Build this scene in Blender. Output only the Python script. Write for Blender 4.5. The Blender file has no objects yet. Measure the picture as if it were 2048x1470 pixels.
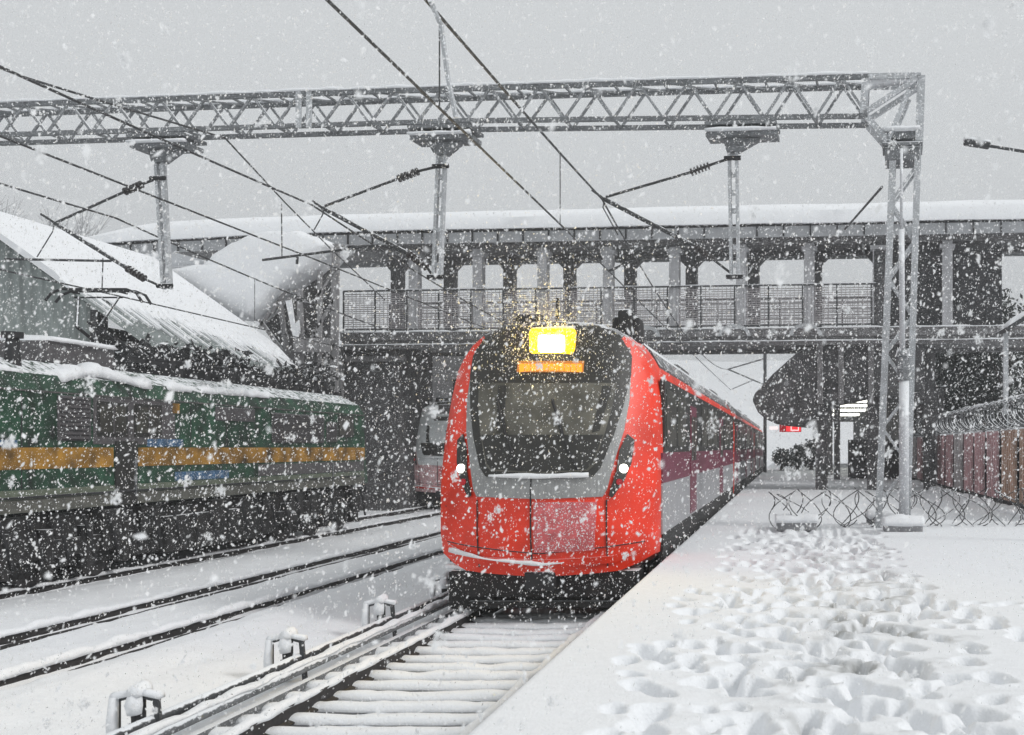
import bpy, bmesh, math, random
import numpy as np
from mathutils import Vector, Matrix

random.seed(7)
RNG = np.random.default_rng(11)
S = bpy.context.scene
COL = S.collection
R = math.radians

# ------------------------------------------------------------------ camera, world, sun, exposure
F = 2250.0                     # focal length in pixels of the 2048 px wide photograph
VX, VY, EYE = 1580.0, 895.0, 1.6
cd = bpy.data.cameras.new('camera')
cam = bpy.data.objects.new('camera', cd); COL.objects.link(cam)
cam.location = (0, 0, EYE); cam.rotation_euler = (R(90), 0, 0)
cd.sensor_width = 36; cd.lens = 36 * F / 2048
cd.shift_x = -(VX - 1024) / 2048; cd.shift_y = (VY - 735) / 2048
cd.clip_start = 0.1; cd.clip_end = 2000
cd.dof.use_dof = True; cd.dof.focus_distance = 17; cd.dof.aperture_fstop = 3.2
S.camera = cam

SUN_EL, SUN_ROT = R(37), R(108)
w = bpy.data.worlds.new('World'); S.world = w; w.use_nodes = True
nt = w.node_tree; bg = nt.nodes['Background']
sky = nt.nodes.new('ShaderNodeTexSky'); sky.sky_type = 'NISHITA'; sky.sun_disc = False
sky.sun_elevation = SUN_EL; sky.sun_rotation = SUN_ROT; sky.dust_density = 4
hs = nt.nodes.new('ShaderNodeHueSaturation'); hs.inputs['Saturation'].default_value = 0.12
hs.inputs['Value'].default_value = 1.0
mx = nt.nodes.new('ShaderNodeMixRGB'); mx.inputs[0].default_value = 0.9
mx.inputs[2].default_value = (7.75, 8.02, 8.2, 1)          # an even overcast cloud deck
nt.links.new(sky.outputs[0], hs.inputs['Color']); nt.links.new(hs.outputs[0], mx.inputs[1])
nt.links.new(mx.outputs[0], bg.inputs['Color']); bg.inputs['Strength'].default_value = 0.09

sl = bpy.data.lights.new('sun', 'SUN'); sl.energy = 1.5; sl.angle = R(12); sl.color = (1, .99, .975)
so = bpy.data.objects.new('sun', sl); COL.objects.link(so)
so.rotation_euler = (R(90) - SUN_EL, 0, -SUN_ROT + R(180))   # soft sun behind the cloud, from the right
so.location = (0, 0, 60)

S.view_settings.view_transform = 'Standard'; S.view_settings.look = 'None'
S.view_settings.exposure = 0.08; S.view_settings.gamma = 1
S.cycles.use_denoising = True
try: S.cycles.denoiser = 'OPENIMAGEDENOISE'
except Exception: pass
S.cycles.max_bounces = 6; S.cycles.diffuse_bounces = 3; S.cycles.glossy_bounces = 3
S.cycles.transmission_bounces = 3; S.cycles.volume_bounces = 0; S.cycles.transparent_max_bounces = 8
S.cycles.sample_clamp_indirect = 4

# ------------------------------------------------------------------ helpers
def P(px, py, Y): return Vector(((px - VX) * Y / F, Y, EYE + (VY - py) * Y / F))

_tab = RNG.random((256, 256))
def vn(x, y):
    xi = np.floor(x).astype(int); yi = np.floor(y).astype(int)
    fx = x - xi; fy = y - yi; fx = fx*fx*(3-2*fx); fy = fy*fy*(3-2*fy)
    a = _tab[xi & 255, yi & 255]; b = _tab[(xi+1) & 255, yi & 255]
    c = _tab[xi & 255, (yi+1) & 255]; d = _tab[(xi+1) & 255, (yi+1) & 255]
    return (a*(1-fx)+b*fx)*(1-fy) + (c*(1-fx)+d*fx)*fy
def fbm(x, y, o=4):
    s = 0; a = 1; t = 0
    for k in range(o): s = s + a*vn(x*2**k+17*k, y*2**k+31*k); t += a; a *= .5
    return s/t - .5
def n1(x, s=0.0): return float(vn(np.array([x]), np.array([s]))[0]) - .5

MATS = {}
def mat(name, col, rough=.6, metal=0., var=.15, scale=5., bump=0., bscale=40., snow=0., fleck=0., emit=None, es=0., spec=.5, stretch=None):
    if name in MATS: return MATS[name]
    m = bpy.data.materials.new(name); m.use_nodes = True; MATS[name] = m
    t = m.node_tree; N = t.nodes; L = t.links; b = N['Principled BSDF']
    b.inputs['Roughness'].default_value = rough; b.inputs['Metallic'].default_value = metal
    b.inputs['Specular IOR Level'].default_value = spec
    tc = N.new('ShaderNodeTexCoord'); vec = tc.outputs['Object']
    if stretch:
        mp = N.new('ShaderNodeMapping'); mp.inputs['Scale'].default_value = stretch
        L.new(vec, mp.inputs[0]); vec = mp.outputs[0]
    no = N.new('ShaderNodeTexNoise'); no.inputs['Scale'].default_value = scale; no.inputs['Detail'].default_value = 6
    L.new(vec, no.inputs['Vector'])
    rp = N.new('ShaderNodeValToRGB'); rp.color_ramp.elements[0].position = .3; rp.color_ramp.elements[1].position = .7
    rp.color_ramp.elements[0].color = (*[max(0, c*(1-var)) for c in col], 1)
    rp.color_ramp.elements[1].color = (*[min(1, c*(1+var)) for c in col], 1)
    L.new(no.outputs[0], rp.inputs[0]); out = rp.outputs[0]
    if snow or fleck:
        ge = N.new('ShaderNodeNewGeometry'); sp = N.new('ShaderNodeSeparateXYZ'); L.new(ge.outputs['Normal'], sp.inputs[0])
        n2 = N.new('ShaderNodeTexNoise'); n2.inputs['Scale'].default_value = 9; n2.inputs['Detail'].default_value = 4
        L.new(tc.outputs['Object'], n2.inputs['Vector'])
        ad = N.new('ShaderNodeMath'); ad.operation = 'MULTIPLY_ADD'; ad.inputs[1].default_value = .9
        L.new(n2.outputs[0], ad.inputs[0]); L.new(sp.outputs[2], ad.inputs[2])
        mr = N.new('ShaderNodeMapRange'); th = 1.45 - snow
        mr.inputs['From Min'].default_value = th-.08; mr.inputs['From Max'].default_value = th+.08
        L.new(ad.outputs[0], mr.inputs['Value']); fac = mr.outputs[0]
        if fleck:
            n3 = N.new('ShaderNodeTexNoise'); n3.inputs['Scale'].default_value = 45; n3.inputs['Detail'].default_value = 2
            L.new(tc.outputs['Object'], n3.inputs['Vector'])
            m3 = N.new('ShaderNodeMapRange'); m3.inputs['From Min'].default_value = .72-fleck; m3.inputs['From Max'].default_value = .78-fleck
            L.new(n3.outputs[0], m3.inputs['Value'])
            mm = N.new('ShaderNodeMath'); mm.operation = 'MAXIMUM'; L.new(fac, mm.inputs[0]); L.new(m3.outputs[0], mm.inputs[1]); fac = mm.outputs[0]
        mix = N.new('ShaderNodeMixRGB'); mix.inputs[2].default_value = (.8, .82, .84, 1)
        L.new(fac, mix.inputs[0]); L.new(out, mix.inputs[1]); out = mix.outputs[0]
        if metal or rough < .5:
            r2 = N.new('ShaderNodeMapRange'); r2.inputs['To Min'].default_value = rough; r2.inputs['To Max'].default_value = .8
            L.new(fac, r2.inputs['Value']); L.new(r2.outputs[0], b.inputs['Roughness'])
            r3 = N.new('ShaderNodeMapRange'); r3.inputs['To Min'].default_value = metal; r3.inputs['To Max'].default_value = 0
            L.new(fac, r3.inputs['Value']); L.new(r3.outputs[0], b.inputs['Metallic'])
    L.new(out, b.inputs['Base Color'])
    if bump:
        nb = N.new('ShaderNodeTexNoise'); nb.inputs['Scale'].default_value = bscale; nb.inputs['Detail'].default_value = 5
        L.new(vec, nb.inputs['Vector'])
        bp = N.new('ShaderNodeBump'); bp.inputs['Strength'].default_value = bump; bp.inputs['Distance'].default_value = .02
        L.new(nb.outputs[0], bp.inputs['Height']); L.new(bp.outputs[0], b.inputs['Normal'])
    if emit:
        b.inputs['Emission Color'].default_value = (*emit, 1); b.inputs['Emission Strength'].default_value = es
    return m

SNOW = mat('snow', (.90, .915, .935), .75, var=.03, scale=3, bump=.5, bscale=30, spec=.25)
SNOWC = mat('snow_crust', (.84, .855, .875), .75, var=.03, scale=14, bump=.45, bscale=45, spec=.25)
STEEL = mat('galvanised_steel', (.17, .178, .186), .55, .25, var=.3, scale=7, snow=.75, fleck=.09)
LATT = mat('lattice_steel', (.25, .26, .27), .55, .2, var=.25, snow=.7, fleck=.11)
STEELD = mat('dark_steel', (.055, .058, .062), .6, .2, var=.3, snow=.45, fleck=.02)
POST = mat('pale_galvanised', (.42, .435, .45), .55, .1, var=.2, snow=.65, fleck=.15)
BLACK = mat('black_iron', (.018, .018, .02), .7, var=.4, snow=.25, fleck=.0)
WIRE = mat('wire_metal', (.035, .036, .038), .6, var=.2, snow=.2, fleck=.08)
RAILM = mat('rail_steel', (.035, .032, .032), .7, .2, var=.4, scale=20)
RED = mat('red_paint', (.86, .032, .004), .42, var=.24, scale=1.8, snow=.25, fleck=.035)
REDP = mat('faded_red_paint', (.62, .12, .13), .5, var=.25, scale=8, snow=.3, fleck=.14)
GREYP = mat('grey_paint', (.28, .285, .285), .45, var=.15, scale=6, snow=.3, fleck=.06, stretch=(6, 6, .6))
GREYS = mat('side_grey_paint', (.33, .33, .345), .45, var=.15, scale=4, snow=.3, fleck=.05, stretch=(1, 3, .4))
MAROON = mat('maroon_paint', (.16, .02, .05), .45, var=.2, fleck=.04, snow=.25)
BLKP = mat('black_gloss', (.02, .02, .018), .5, var=.3, fleck=.03, snow=.3)
GLASS = mat('dark_glass', (.045, .045, .036), .35, var=.55, scale=2.5, spec=.5, fleck=.02, snow=.1)
ROOF = mat('train_roof', (.08, .075, .078), .6, var=.3, snow=.42, fleck=.1)
UNDER = mat('underframe', (.016, .015, .015), .75, var=.5, scale=9, snow=.35, fleck=.06)
GREEN = mat('green_paint', (.008, .044, .021), .65, var=.9, scale=3, snow=.15, fleck=.05)
YELLOW = mat('yellow_paint', (.28, .14, .014), .7, var=.85, scale=2.2, snow=.3, fleck=.05)
BLUE = mat('blue_paint', (.03, .10, .20), .6, var=.5, fleck=.12, snow=.3)
LOUVRE = mat('louvre_grey', (.085, .08, .083), .6, var=.3, scale=8, snow=.5, fleck=.04)
CREAMP = mat('dull_cream', (.34, .33, .28), .6, var=.2, snow=.5, fleck=.04)
CONC = mat('concrete', (.27, .27, .28), .85, var=.2, scale=4, bump=.3, snow=.5, fleck=.04)
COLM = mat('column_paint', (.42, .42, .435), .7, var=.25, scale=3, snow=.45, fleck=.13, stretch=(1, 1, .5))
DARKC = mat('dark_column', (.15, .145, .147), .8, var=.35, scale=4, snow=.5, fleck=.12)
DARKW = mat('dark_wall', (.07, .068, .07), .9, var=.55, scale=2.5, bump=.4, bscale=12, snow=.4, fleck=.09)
FASC = mat('fascia_grey', (.42, .43, .445), .6, var=.12, scale=3, snow=.45, fleck=.02)
MESHG = mat('railing_mesh', (.40, .375, .385), .7, var=.25, scale=2, snow=.5, fleck=.1)
CORR = mat('corrugated_green_grey', (.30, .335, .325), .6, .1, var=.25, scale=1.5, fleck=.02, snow=.25, stretch=(3, 3, .3))
CORRD = mat('bare_roof_sheet', (.19, .215, .21), .6, .1, var=.3, scale=2, fleck=.05)
TIMB = mat('weathered_timber', (.24, .235, .24), .8, var=.3, scale=3, snow=.5, fleck=.07, stretch=(3, 3, .4))
LEAFD = mat('dark_foliage', (.028, .036, .03), .8, var=.5, scale=2, snow=.28, fleck=.05)
LEAFB = mat('dark_twigs', (.03, .03, .032), .85, var=.5, scale=2, snow=.3, fleck=.06)
BARK = mat('bark', (.07, .06, .055), .9, var=.3, snow=.3)
BARKF = mat('frosted_bark', (.33, .33, .34), .9, var=.2, snow=.3, fleck=.1)
PANR = mat('pink_tint_panel', (.50, .30, .31), .75, var=.3, scale=2, snow=.3, fleck=.12, stretch=(2, 2, .4))
PANB = mat('brown_panel', (.48, .32, .24), .75, var=.3, scale=2, snow=.3, fleck=.10, stretch=(2, 2, .4))
PANG = mat('grey_panel', (.44, .41, .41), .75, var=.3, scale=2, snow=.3, fleck=.10, stretch=(2, 2, .4))
RAZOR = mat('razor_wire', (.13, .13, .135), .5, .5, var=.3, snow=.5, fleck=.08)
PORC = mat('brown_porcelain', (.05, .045, .045), .35, var=.2, snow=.35)
LAMPW = mat('lamp_white', (1, .95, .8), .3, emit=(1, .92, .62), es=9)
HALOY = mat('lamp_halo', (.9, .6, .02), .3, emit=(1, .60, .0), es=1.6)
HEADL = mat('headlight_lens', (1, 1, 1), .2, emit=(1, .96, .86), es=6)
LEDM = mat('amber_display', (.3, .1, .01), .4, emit=(1, .34, .015), es=1.3, var=.1)
LEDD = mat('amber_display_dim', (.25, .09, .02), .4, emit=(1, .36, .03), es=.35)  # display backing, glows faintly behind the amber rows
TUBE = mat('fluorescent_tube', (1, 1, .9), .3, emit=(1, 1, .88), es=3.5)
SIGNR = mat('red_sign', (.5, .02, .02), .4, emit=(1, .04, .05), es=1.1)
SIGND = mat('red_sign_dark', (.12, .005, .01), .5, emit=(.5, .0, .01), es=.5)
SIGNW = mat('sign_white', (.8, .75, .75), .4, emit=(1, .85, .85), es=.9)
PALEG = mat('pale_glass', (.72, .75, .75), .5, var=.15, snow=.4, fleck=.12)
REDF = mat('pale_red', (.72, .40, .41), .6, var=.3, fleck=.16, snow=.4)

ORG = {}
def base(o):
    while o.parent: o = o.parent
    return ORG.get(o.name, Vector((0, 0, 0)))

class MB:
    def __init__(s): s.v = []; s.f = []
    def add(s, vs, fs):
        n = len(s.v); s.v += [tuple(v) for v in vs]; s.f += [tuple(i+n for i in f) for f in fs]; return s
    def box(s, x0, x1, y0, y1, z0, z1):
        vs = [(x, y, z) for x in (x0, x1) for y in (y0, y1) for z in (z0, z1)]
        return s.add(vs, [(0,1,3,2), (4,6,7,5), (0,4,5,1), (2,3,7,6), (0,2,6,4), (1,5,7,3)])
    def bar(s, a, b, w, h=None, up=(0, 0, 1)):
        a = Vector(a); b = Vector(b); h = h or w; d = (b-a).normalized(); u = Vector(up)
        if abs(d.dot(u)) > .98: u = Vector((0, 1, 0))
        r = d.cross(u).normalized(); u = r.cross(d).normalized(); vs = []
        for p in (a, b):
            for i, j in ((-1,-1), (1,-1), (1,1), (-1,1)): vs.append(p + r*i*w/2 + u*j*h/2)
        return s.add(vs, [(0,3,2,1), (4,5,6,7), (0,1,5,4), (1,2,6,5), (2,3,7,6), (3,0,4,7)])
    def tube(s, pts, r, n=8, cap=True):
        pts = [Vector(p) for p in pts]; k = len(pts); rs = r if isinstance(r, (list, tuple)) else [r]*k
        vs = []; fs = []; prev = None
        for i, p in enumerate(pts):
            d = (pts[min(i+1, k-1)] - pts[max(i-1, 0)]).normalized()
            if prev is None:
                u = Vector((0, 0, 1)) if abs(d.z) < .9 else Vector((1, 0, 0))
                a = d.cross(u).normalized()
            else:
                a = (prev - d*prev.dot(d)).normalized()
            prev = a; b = d.cross(a)
            for j in range(n):
                t = 2*math.pi*j/n; vs.append(p + (a*math.cos(t) + b*math.sin(t))*rs[i])
        for i in range(k-1):
            for j in range(n): fs.append((i*n+j, i*n+(j+1) % n, (i+1)*n+(j+1) % n, (i+1)*n+j))
        if cap: fs.append(tuple(range(n))[::-1]); fs.append(tuple(range((k-1)*n, k*n)))
        return s.add(vs, fs)
    def prism(s, poly, y0, y1):          # poly of (x,z), extruded along y
        n = len(poly)
        vs = [(x, y0, z) for x, z in poly] + [(x, y1, z) for x, z in poly]
        return s.add(vs, [tuple(range(n)), tuple(range(n, 2*n))[::-1]] + [(i, i+n, (i+1) % n+n, (i+1) % n) for i in range(n)])
    def prismx(s, poly, x0, x1):         # poly of (y,z), extruded along x
        n = len(poly)
        vs = [(x0, y, z) for y, z in poly] + [(x1, y, z) for y, z in poly]
        return s.add(vs, [tuple(range(n)), tuple(range(n, 2*n))[::-1]] + [(i, i+n, (i+1) % n+n, (i+1) % n) for i in range(n)])
    def disc(s, c, axis, r, t, n=20):
        c = Vector(c); a = Vector(axis).normalized(); return s.tube([c-a*t/2, c+a*t/2], r, n)
    def build(s, name, m, parent=None, smooth=False, bevel=0., local=False):
        me = bpy.data.meshes.new(name); off = base(parent) if (parent is not None and not local) else Vector((0, 0, 0))
        me.from_pydata([(x-off.x, y-off.y, z-off.z) for x, y, z in s.v], [], s.f); me.update()
        bm = bmesh.new(); bm.from_mesh(me); bmesh.ops.recalc_face_normals(bm, faces=bm.faces); bm.to_mesh(me); bm.free()
        me.materials.append(m); o = bpy.data.objects.new(name, me); COL.objects.link(o)
        if parent is not None: o.parent = parent
        if smooth: me.polygons.foreach_set('use_smooth', [True]*len(me.polygons))
        if bevel:
            b = o.modifiers.new('bevel', 'BEVEL'); b.width = bevel; b.segments = 2; b.limit_method = 'ANGLE'; b.angle_limit = R(40)
        return o

def np_mesh(name, V, Fc, m, parent=None, smooth=True):
    me = bpy.data.meshes.new(name); k = Fc.shape[1]
    me.vertices.add(len(V)); me.vertices.foreach_set('co', V.astype(np.float32).ravel())
    me.loops.add(Fc.size); me.loops.foreach_set('vertex_index', Fc.astype(np.int32).ravel())
    me.polygons.add(len(Fc)); me.polygons.foreach_set('loop_start', np.arange(len(Fc), dtype=np.int32)*k)
    me.polygons.foreach_set('loop_total', np.full(len(Fc), k, dtype=np.int32))
    me.polygons.foreach_set('use_smooth', np.full(len(Fc), smooth))
    me.update(calc_edges=True); me.validate(); me.materials.append(m)
    o = bpy.data.objects.new(name, me); COL.objects.link(o)
    if parent is not None: o.parent = parent
    return o

def grid(name, xs, ys, hf, m, **kw):
    X, Y = np.meshgrid(xs, ys); Z = hf(X, Y); n = len(xs); k = len(ys)
    V = np.stack([X.ravel(), Y.ravel(), Z.ravel()], 1)
    i = (np.arange(k-1)[:, None]*n + np.arange(n-1)[None, :]).ravel()
    return np_mesh(name, V, np.stack([i, i+1, i+n+1, i+n], 1), m, **kw)

def tag(o, label=None, cat=None, group=None, kind=None):
    if label: o['label'] = label
    if cat: o['category'] = cat
    if group: o['group'] = group
    if kind: o['kind'] = kind
    return o
def thing(name, label, cat, loc=(0, 0, 0), rz=0., group=None):
    o = bpy.data.objects.new(name, None); COL.objects.link(o); o.empty_display_size = .2
    o.location = loc; o.rotation_euler = (0, 0, rz); ORG[o.name] = Vector(loc) if not rz else Vector((0, 0, 0))
    return tag(o, label, cat, group)
def dup(root, loc, label, group=None):
    def cp(o, par):
        c = o.copy(); COL.objects.link(c); c.parent = par
        for ch in o.children: cp(ch, c)
        return c
    r = cp(root, None); r.location = loc; r['label'] = label
    if group: r['group'] = group
    return r

def snow_ridge(pts, wdt, hgt, seed=0., step=.12, jag=.35):
    """irregular rounded snow lying along a polyline"""
    mb = MB(); P_ = [Vector(p) for p in pts]; out = []
    for a, b in zip(P_[:-1], P_[1:]):
        n = max(1, int((b-a).length/step))
        for i in range(n): out.append(a.lerp(b, i/n))
    out.append(P_[-1]); vs = []; fs = []; K = 7
    d = (P_[-1]-P_[0]); d.z = 0; d.normalize(); r = Vector((d.y, -d.x, 0))
    for i, p in enumerate(out):
        q = i*step
        h = hgt*(1 + jag*2*n1(q*3.1, seed) + jag*n1(q*9, seed+5)); e = wdt*(1 + jag*n1(q*4, seed+9))/2
        e2 = wdt*(1 + jag*1.4*n1(q*5, seed+13))/2; dz = -hgt*.35*jag*(n1(q*7, seed+3)+.5)
        for j in range(K):
            t = math.pi*j/(K-1); c = math.cos(t)
            vs.append(p + r*(c*(e if c > 0 else e2)) + Vector((0, 0, h*math.sin(t)**.7 + (dz if j in (0, K-1) else 0))))
    for i in range(len(out)-1):
        for j in range(K-1): fs.append((i*K+j, i*K+j+1, (i+1)*K+j+1, (i+1)*K+j))
        fs.append((i*K, (i+1)*K, (i+1)*K+K-1, i*K+K-1))
    fs.append(tuple(range(K))); fs.append(tuple(range((len(out)-1)*K, len(out)*K)))
    return mb.add(vs, fs)

# ------------------------------------------------------------------ ground, platform, hills
EDGE = -1.87
RT = -0.80                      # rail top
def ground_h(X, Y):
    h = -1.02 + .05*fbm(X*.5, Y*.35, 4) + .05*fbm(X*3, Y*2.2, 3)
    h += .10*np.exp(-((X+6.9)/.75)**2) + .06*np.exp(-((X+11.6)/.8)**2)
    for c in (-3.72, -9.2, -13.95): h -= .05*np.exp(-((X-c)/1.3)**4)
    h += .07*np.exp(-((X+3.7)/.9)**6)
    h += .15*np.clip((-7.0-X)/.6, 0, 1)
    for xr in (-8.26, -10.10, -13.05, -14.88): h += .05*np.exp(-((X-xr+.14)/.12)**2) - .13*np.exp(-((X-xr-.10)/.06)**2)
    return h
ys = np.concatenate([np.arange(7, 24, .07), np.arange(24, 70, .4)])
xs = np.concatenate([np.arange(-40, -17, .5), np.arange(-17, -1.9, .06), [-1.9]])
tag(grid('snowy_trackbed', xs, ys, ground_h, SNOWC), kind='structure')
g = MB(); g.box(-290, 290, -25, 290, -1.5, -1.18); tag(g.build('ground', SNOW), kind='structure')

NP = 470
pr = []
rr = random.Random(3)
while len(pr) < NP:
    y = 5.6 + 16.5*rr.random()**1.25
    x = rr.gauss(.45, .55) if rr.random() < .55 else rr.uniform(-1.35, 1.6)
    if x < -1.45 + .02*y or x > 1.7: continue
    if any((x-a[0])**2/.012 + (y-a[1])**2/.035 < 1 for a in pr): continue
    pr.append((x, y, rr.gauss(0, .35)+(math.pi if rr.random() < .4 else 0), .55+.5*rr.random(), rr.random()))
for k in range(15):             # two tracks that wander off to the right
    t = k/14
    pr.append((1.25+1.0*t+.12*(k % 2), 12.5-4.2*t, .3, 1.1, rr.random()))
    pr.append((.6+2.6*t, 11.6-.3*t+.16*(k % 2), 1.5, .55, rr.random()))
def plat_h(X, Y):
    h = .018*fbm(X*.8, Y*.6, 3) + .006*fbm(X*6, Y*6, 3)
    path = np.exp(-((X-.1)/1.05)**4)*np.clip((24-Y)/5, .1, 1)
    cr = np.maximum(0, fbm(X*13, Y*13, 3)-.07)
    h += path*(  .045*fbm(X*2.4, Y*2.4, 2) + .026*fbm(X*7, Y*7, 3) + .045*cr - .02)
    pit = np.zeros_like(h); rim = np.zeros_like(h)
    for (px_, py_, an, sc, q) in pr:
        m = (np.abs(X-px_) < .5) & (np.abs(Y-py_) < .5)
        if not m.any(): continue
        x = X[m]-px_; y = Y[m]-py_
        u = x*math.sin(an)+y*math.cos(an); v = x*math.cos(an)-y*math.sin(an)
        wob = 1 + .6*fbm(X[m]*8+q*40, Y[m]*8, 3)
        r = np.sqrt((u/(.165*sc))**2 + ((v+.02*np.sin(u*14))/(.085*sc))**2)*wob
        d = -(.13+.10*q)/(1+np.exp((r-1)*10.5))
        pit[m] = np.minimum(pit[m], d)
        rim[m] = np.maximum(rim[m], .026*np.exp(-((r-1.32)/.22)**2)*np.clip(.7+2.2*fbm(X[m]*10, Y[m]*10, 2), 0, 1.6))
    h += pit + rim*np.clip(1+pit/.03, 0, 1)
    for _ in range(2):             # the snow slumps: soften every edge a little
        h[1:-1, :] = .25*h[:-2, :] + .5*h[1:-1, :] + .25*h[2:, :]; h[:, 6:-1] = .25*h[:, 5:-2] + .5*h[:, 6:-1] + .25*h[:, 7:]
    fade = np.clip((X-EDGE)/.10, 0, 1)
    return h*np.clip((X-EDGE)/.3, .3, 1) - .09*(1-fade)**2 + .09
yy = [5.2]
while yy[-1] < 21: yy.append(yy[-1] + (.020 if yy[-1] < 8.5 else .020 + (yy[-1]-8.5)*.0045))
while yy[-1] < 130: yy.append(yy[-1]*1.02)
xs = np.concatenate([EDGE + np.array([0, .015, .03, .05, .07, .09]), np.arange(EDGE+.11, 2.8, .020), np.arange(2.85, 9, .12)])
po = grid('platform_snow', xs, np.array(yy), plat_h, SNOWC)
po.location.z = -.09
# trodden slush: greyish wet patches wandering along the path
SLUSH = SNOWC.copy(); SLUSH.name = 'trodden_snow'; po.data.materials[0] = SLUSH
_n = len(po.data.vertices); _c = np.empty(_n*3, dtype=np.float32); po.data.vertices.foreach_get('co', _c); _c = _c.reshape(-1, 3)
_x, _y = _c[:, 0], _c[:, 1]
_w = np.exp(-((_x-.65-.15*np.sin(_y*.8))/.75)**4)*np.clip((21-_y)/6, 0, 1)*np.clip((fbm(_x*2.2+3, _y*1.8, 4)+.02)*5, 0, 1)*np.clip(.35+2.5*fbm(_x*12, _y*12, 3)+.3, 0, 1)
_a = po.data.attributes.new('slush', 'FLOAT', 'POINT'); _a.data.foreach_set('value', _w.astype(np.float32))
_t = SLUSH.node_tree; _at = _t.nodes.new('ShaderNodeAttribute'); _at.attribute_name = 'slush'
_bs = _t.nodes['Principled BSDF']; _src = _bs.inputs['Base Color'].links[0].from_socket
_mx = _t.nodes.new('ShaderNodeMixRGB'); _mx.inputs[2].default_value = (.36, .365, .36, 1)
_t.links.new(_at.outputs['Fac'], _mx.inputs[0]); _t.links.new(_src, _mx.inputs[1]); _t.links.new(_mx.outputs[0], _bs.inputs['Base Color'])
tag(po, kind='structure')
b = MB(); b.box(EDGE+.06, 12, 2, 131, -1.3, -.40); b.box(EDGE+.06, EDGE+.25, 2, 131, -.299, -.165); b.box(EDGE+.005, EDGE+.5, 2, 131, -.16, -.07)
tag(b.build('platform', CONC), kind='structure')
def hill_h(X, Y):
    t = np.clip((Y-120)/90, 0, 1)
    return -1.2 + 24*t*t*(3-2*t)*(.75+.5*fbm(X*.02, Y*.02, 3)) + .8*fbm(X*.15, Y*.15, 3)
tag(grid('hills', np.arange(-220, 221, 4), np.arange(118, 280, 4), hill_h, SNOW), kind='structure')

# ------------------------------------------------------------------ railway tracks
def rail(x, y0, y1):
    z = RT; pf = [(-.075, z-.172), (.075, z-.172), (.075, z-.155), (.012, z-.135), (.012, z-.045), (.036, z-.035), (.036, z), (-.036, z), (-.036, z-.035), (-.012, z-.045), (-.012, z-.135), (-.075, z-.155)]
    return MB().prism([(x+a, c) for a, c in pf], y0, y1)
def track(xa, xb, y0, y1, label, sl, capw, caph):
    t = thing('railway_track', label, 'railway track', ((xa+xb)/2, y0, -1), group='railway tracks')
    for i, x in enumerate((xa, xb)):
        r = rail(x, y0, y1).build('rail', RAILM, t)
        snow_ridge([(x-.01, y0, RT-.012), (x-.01, y1, RT-.012)], capw, caph, seed=x*3, step=.09, jag=.5).build('snow_cap', SNOWC, r, smooth=True)
    for y in sl:
        ex0, ex1 = xa-.55+.1*random.random(), xb+.5
        s_ = MB().box(ex0, ex1, y-.11, y+.11, -1.09, -.975).build('sleeper', CONC, t, bevel=.01)
        snow_ridge([(ex0, y, -.99), (xa-.1, y, -.975), ((xa+xb)/2, y, -.985), (ex1, y, -.975)], .27, .07, seed=y*2.7, step=.08, jag=.28).build('snow_cap', SNOWC, s_, smooth=True)
    return t
track(-4.68, -2.70, 8.0, 60, 'nearest track by the platform edge with snow ridged sleepers', [8.6+.5*i for i in range(18)], .115, .05)
track(-10.10, -8.26, 8.0, 60, 'middle track of two snow topped rails between red train and green locomotive', [], .15, .07)
track(-14.88, -13.05, 12.0, 60, 'far track running under the green locomotive', [], .13, .05)

# cable trunking and its snow capped stands
t = thing('cable_trough', 'long low steel trough beside the near rail in snow', 'cable trough', (-5.4, 8, -1))
MB().tube([(-5.30, 7, -.80), (-5.30, 19, -.80)], .055, 10).build('pipe', STEEL, t, smooth=True)
MB().tube([(-5.46, 7, -.74), (-5.46, 19, -.74)], .05, 10).build('pipe', STEELD, t, smooth=True)
MB().box(-5.24, -5.16, 7, 19, -.97, -.90).build('channel', STEEL, t)
snow_ridge([(-5.31, 7, -.755), (-5.31, 19, -.755)], .12, .03, 4.2, jag=.8).build('snow_cap', SNOWC, t, smooth=True)
def stand():
    y = 0.; t = thing('cable_stand', 'nearest snow capped frame stand at the bottom edge beside the near track', 'cable stand', (0, 0, 0), group='snow capped stands beside the near track')
    a = MB(); a.bar((-.19, 0, -.02), (-.19, 0, .40), .05); a.build('leg', STEELD, t)
    a = MB(); a.bar((.19, .02, -.1), (.15, 0, .42), .045); a.build('leg', STEELD, t)
    a = MB(); a.bar((-.21, 0, .39), (-.08, 0, .43), .05); a.bar((.06, 0, .43), (.18, 0, .40), .05); a.build('bracket', STEELD, t)
    a = MB(); a.tube([(0, 0, -.02), (0, 0, .25), (.01, 0, .47)], [.045, .06, .05], 8); a.box(-.06, .06, -.05, .05, .08, .2); k = a.build('clamp', BLACK, t)
    a = snow_ridge([(0, -.10, .44), (0, .10, .44)], .13, .1, 1.1, step=.04); a.build('snow_cap', SNOWC, k, smooth=True)
    a = snow_ridge([(-.22, -.0, .40), (-.05, 0, .44)], .12, .06, 2.1, step=.04); a.tube([(-.20, -.04, -.02), (-.20, -.045, .2), (-.19, -.035, .42)], [.045, .05, .04], 8)
    a.tube([(-.005, -.05, .28), (-.01, -.055, .36), (0, -.03, .5)], [.06, .075, .05], 8); a.build('snow', SNOWC, t, smooth=True)
    a = snow_ridge([(.05, 0, .44), (.2, 0, .41)], .1, .06, 3.1, step=.04); a.build('snow', SNOWC, t, smooth=True)
    return t
st = stand(); st.location = (-5.57, 9.62, -.95)
dup(st, (-5.58, 12.5, -.95), 'second snow capped frame stand, standing alone where the trough bends in mid distance')
dup(st, (-5.58, 15.35, -.95), 'third snow capped frame stand, left of the black undercarriage of red train')
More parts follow.
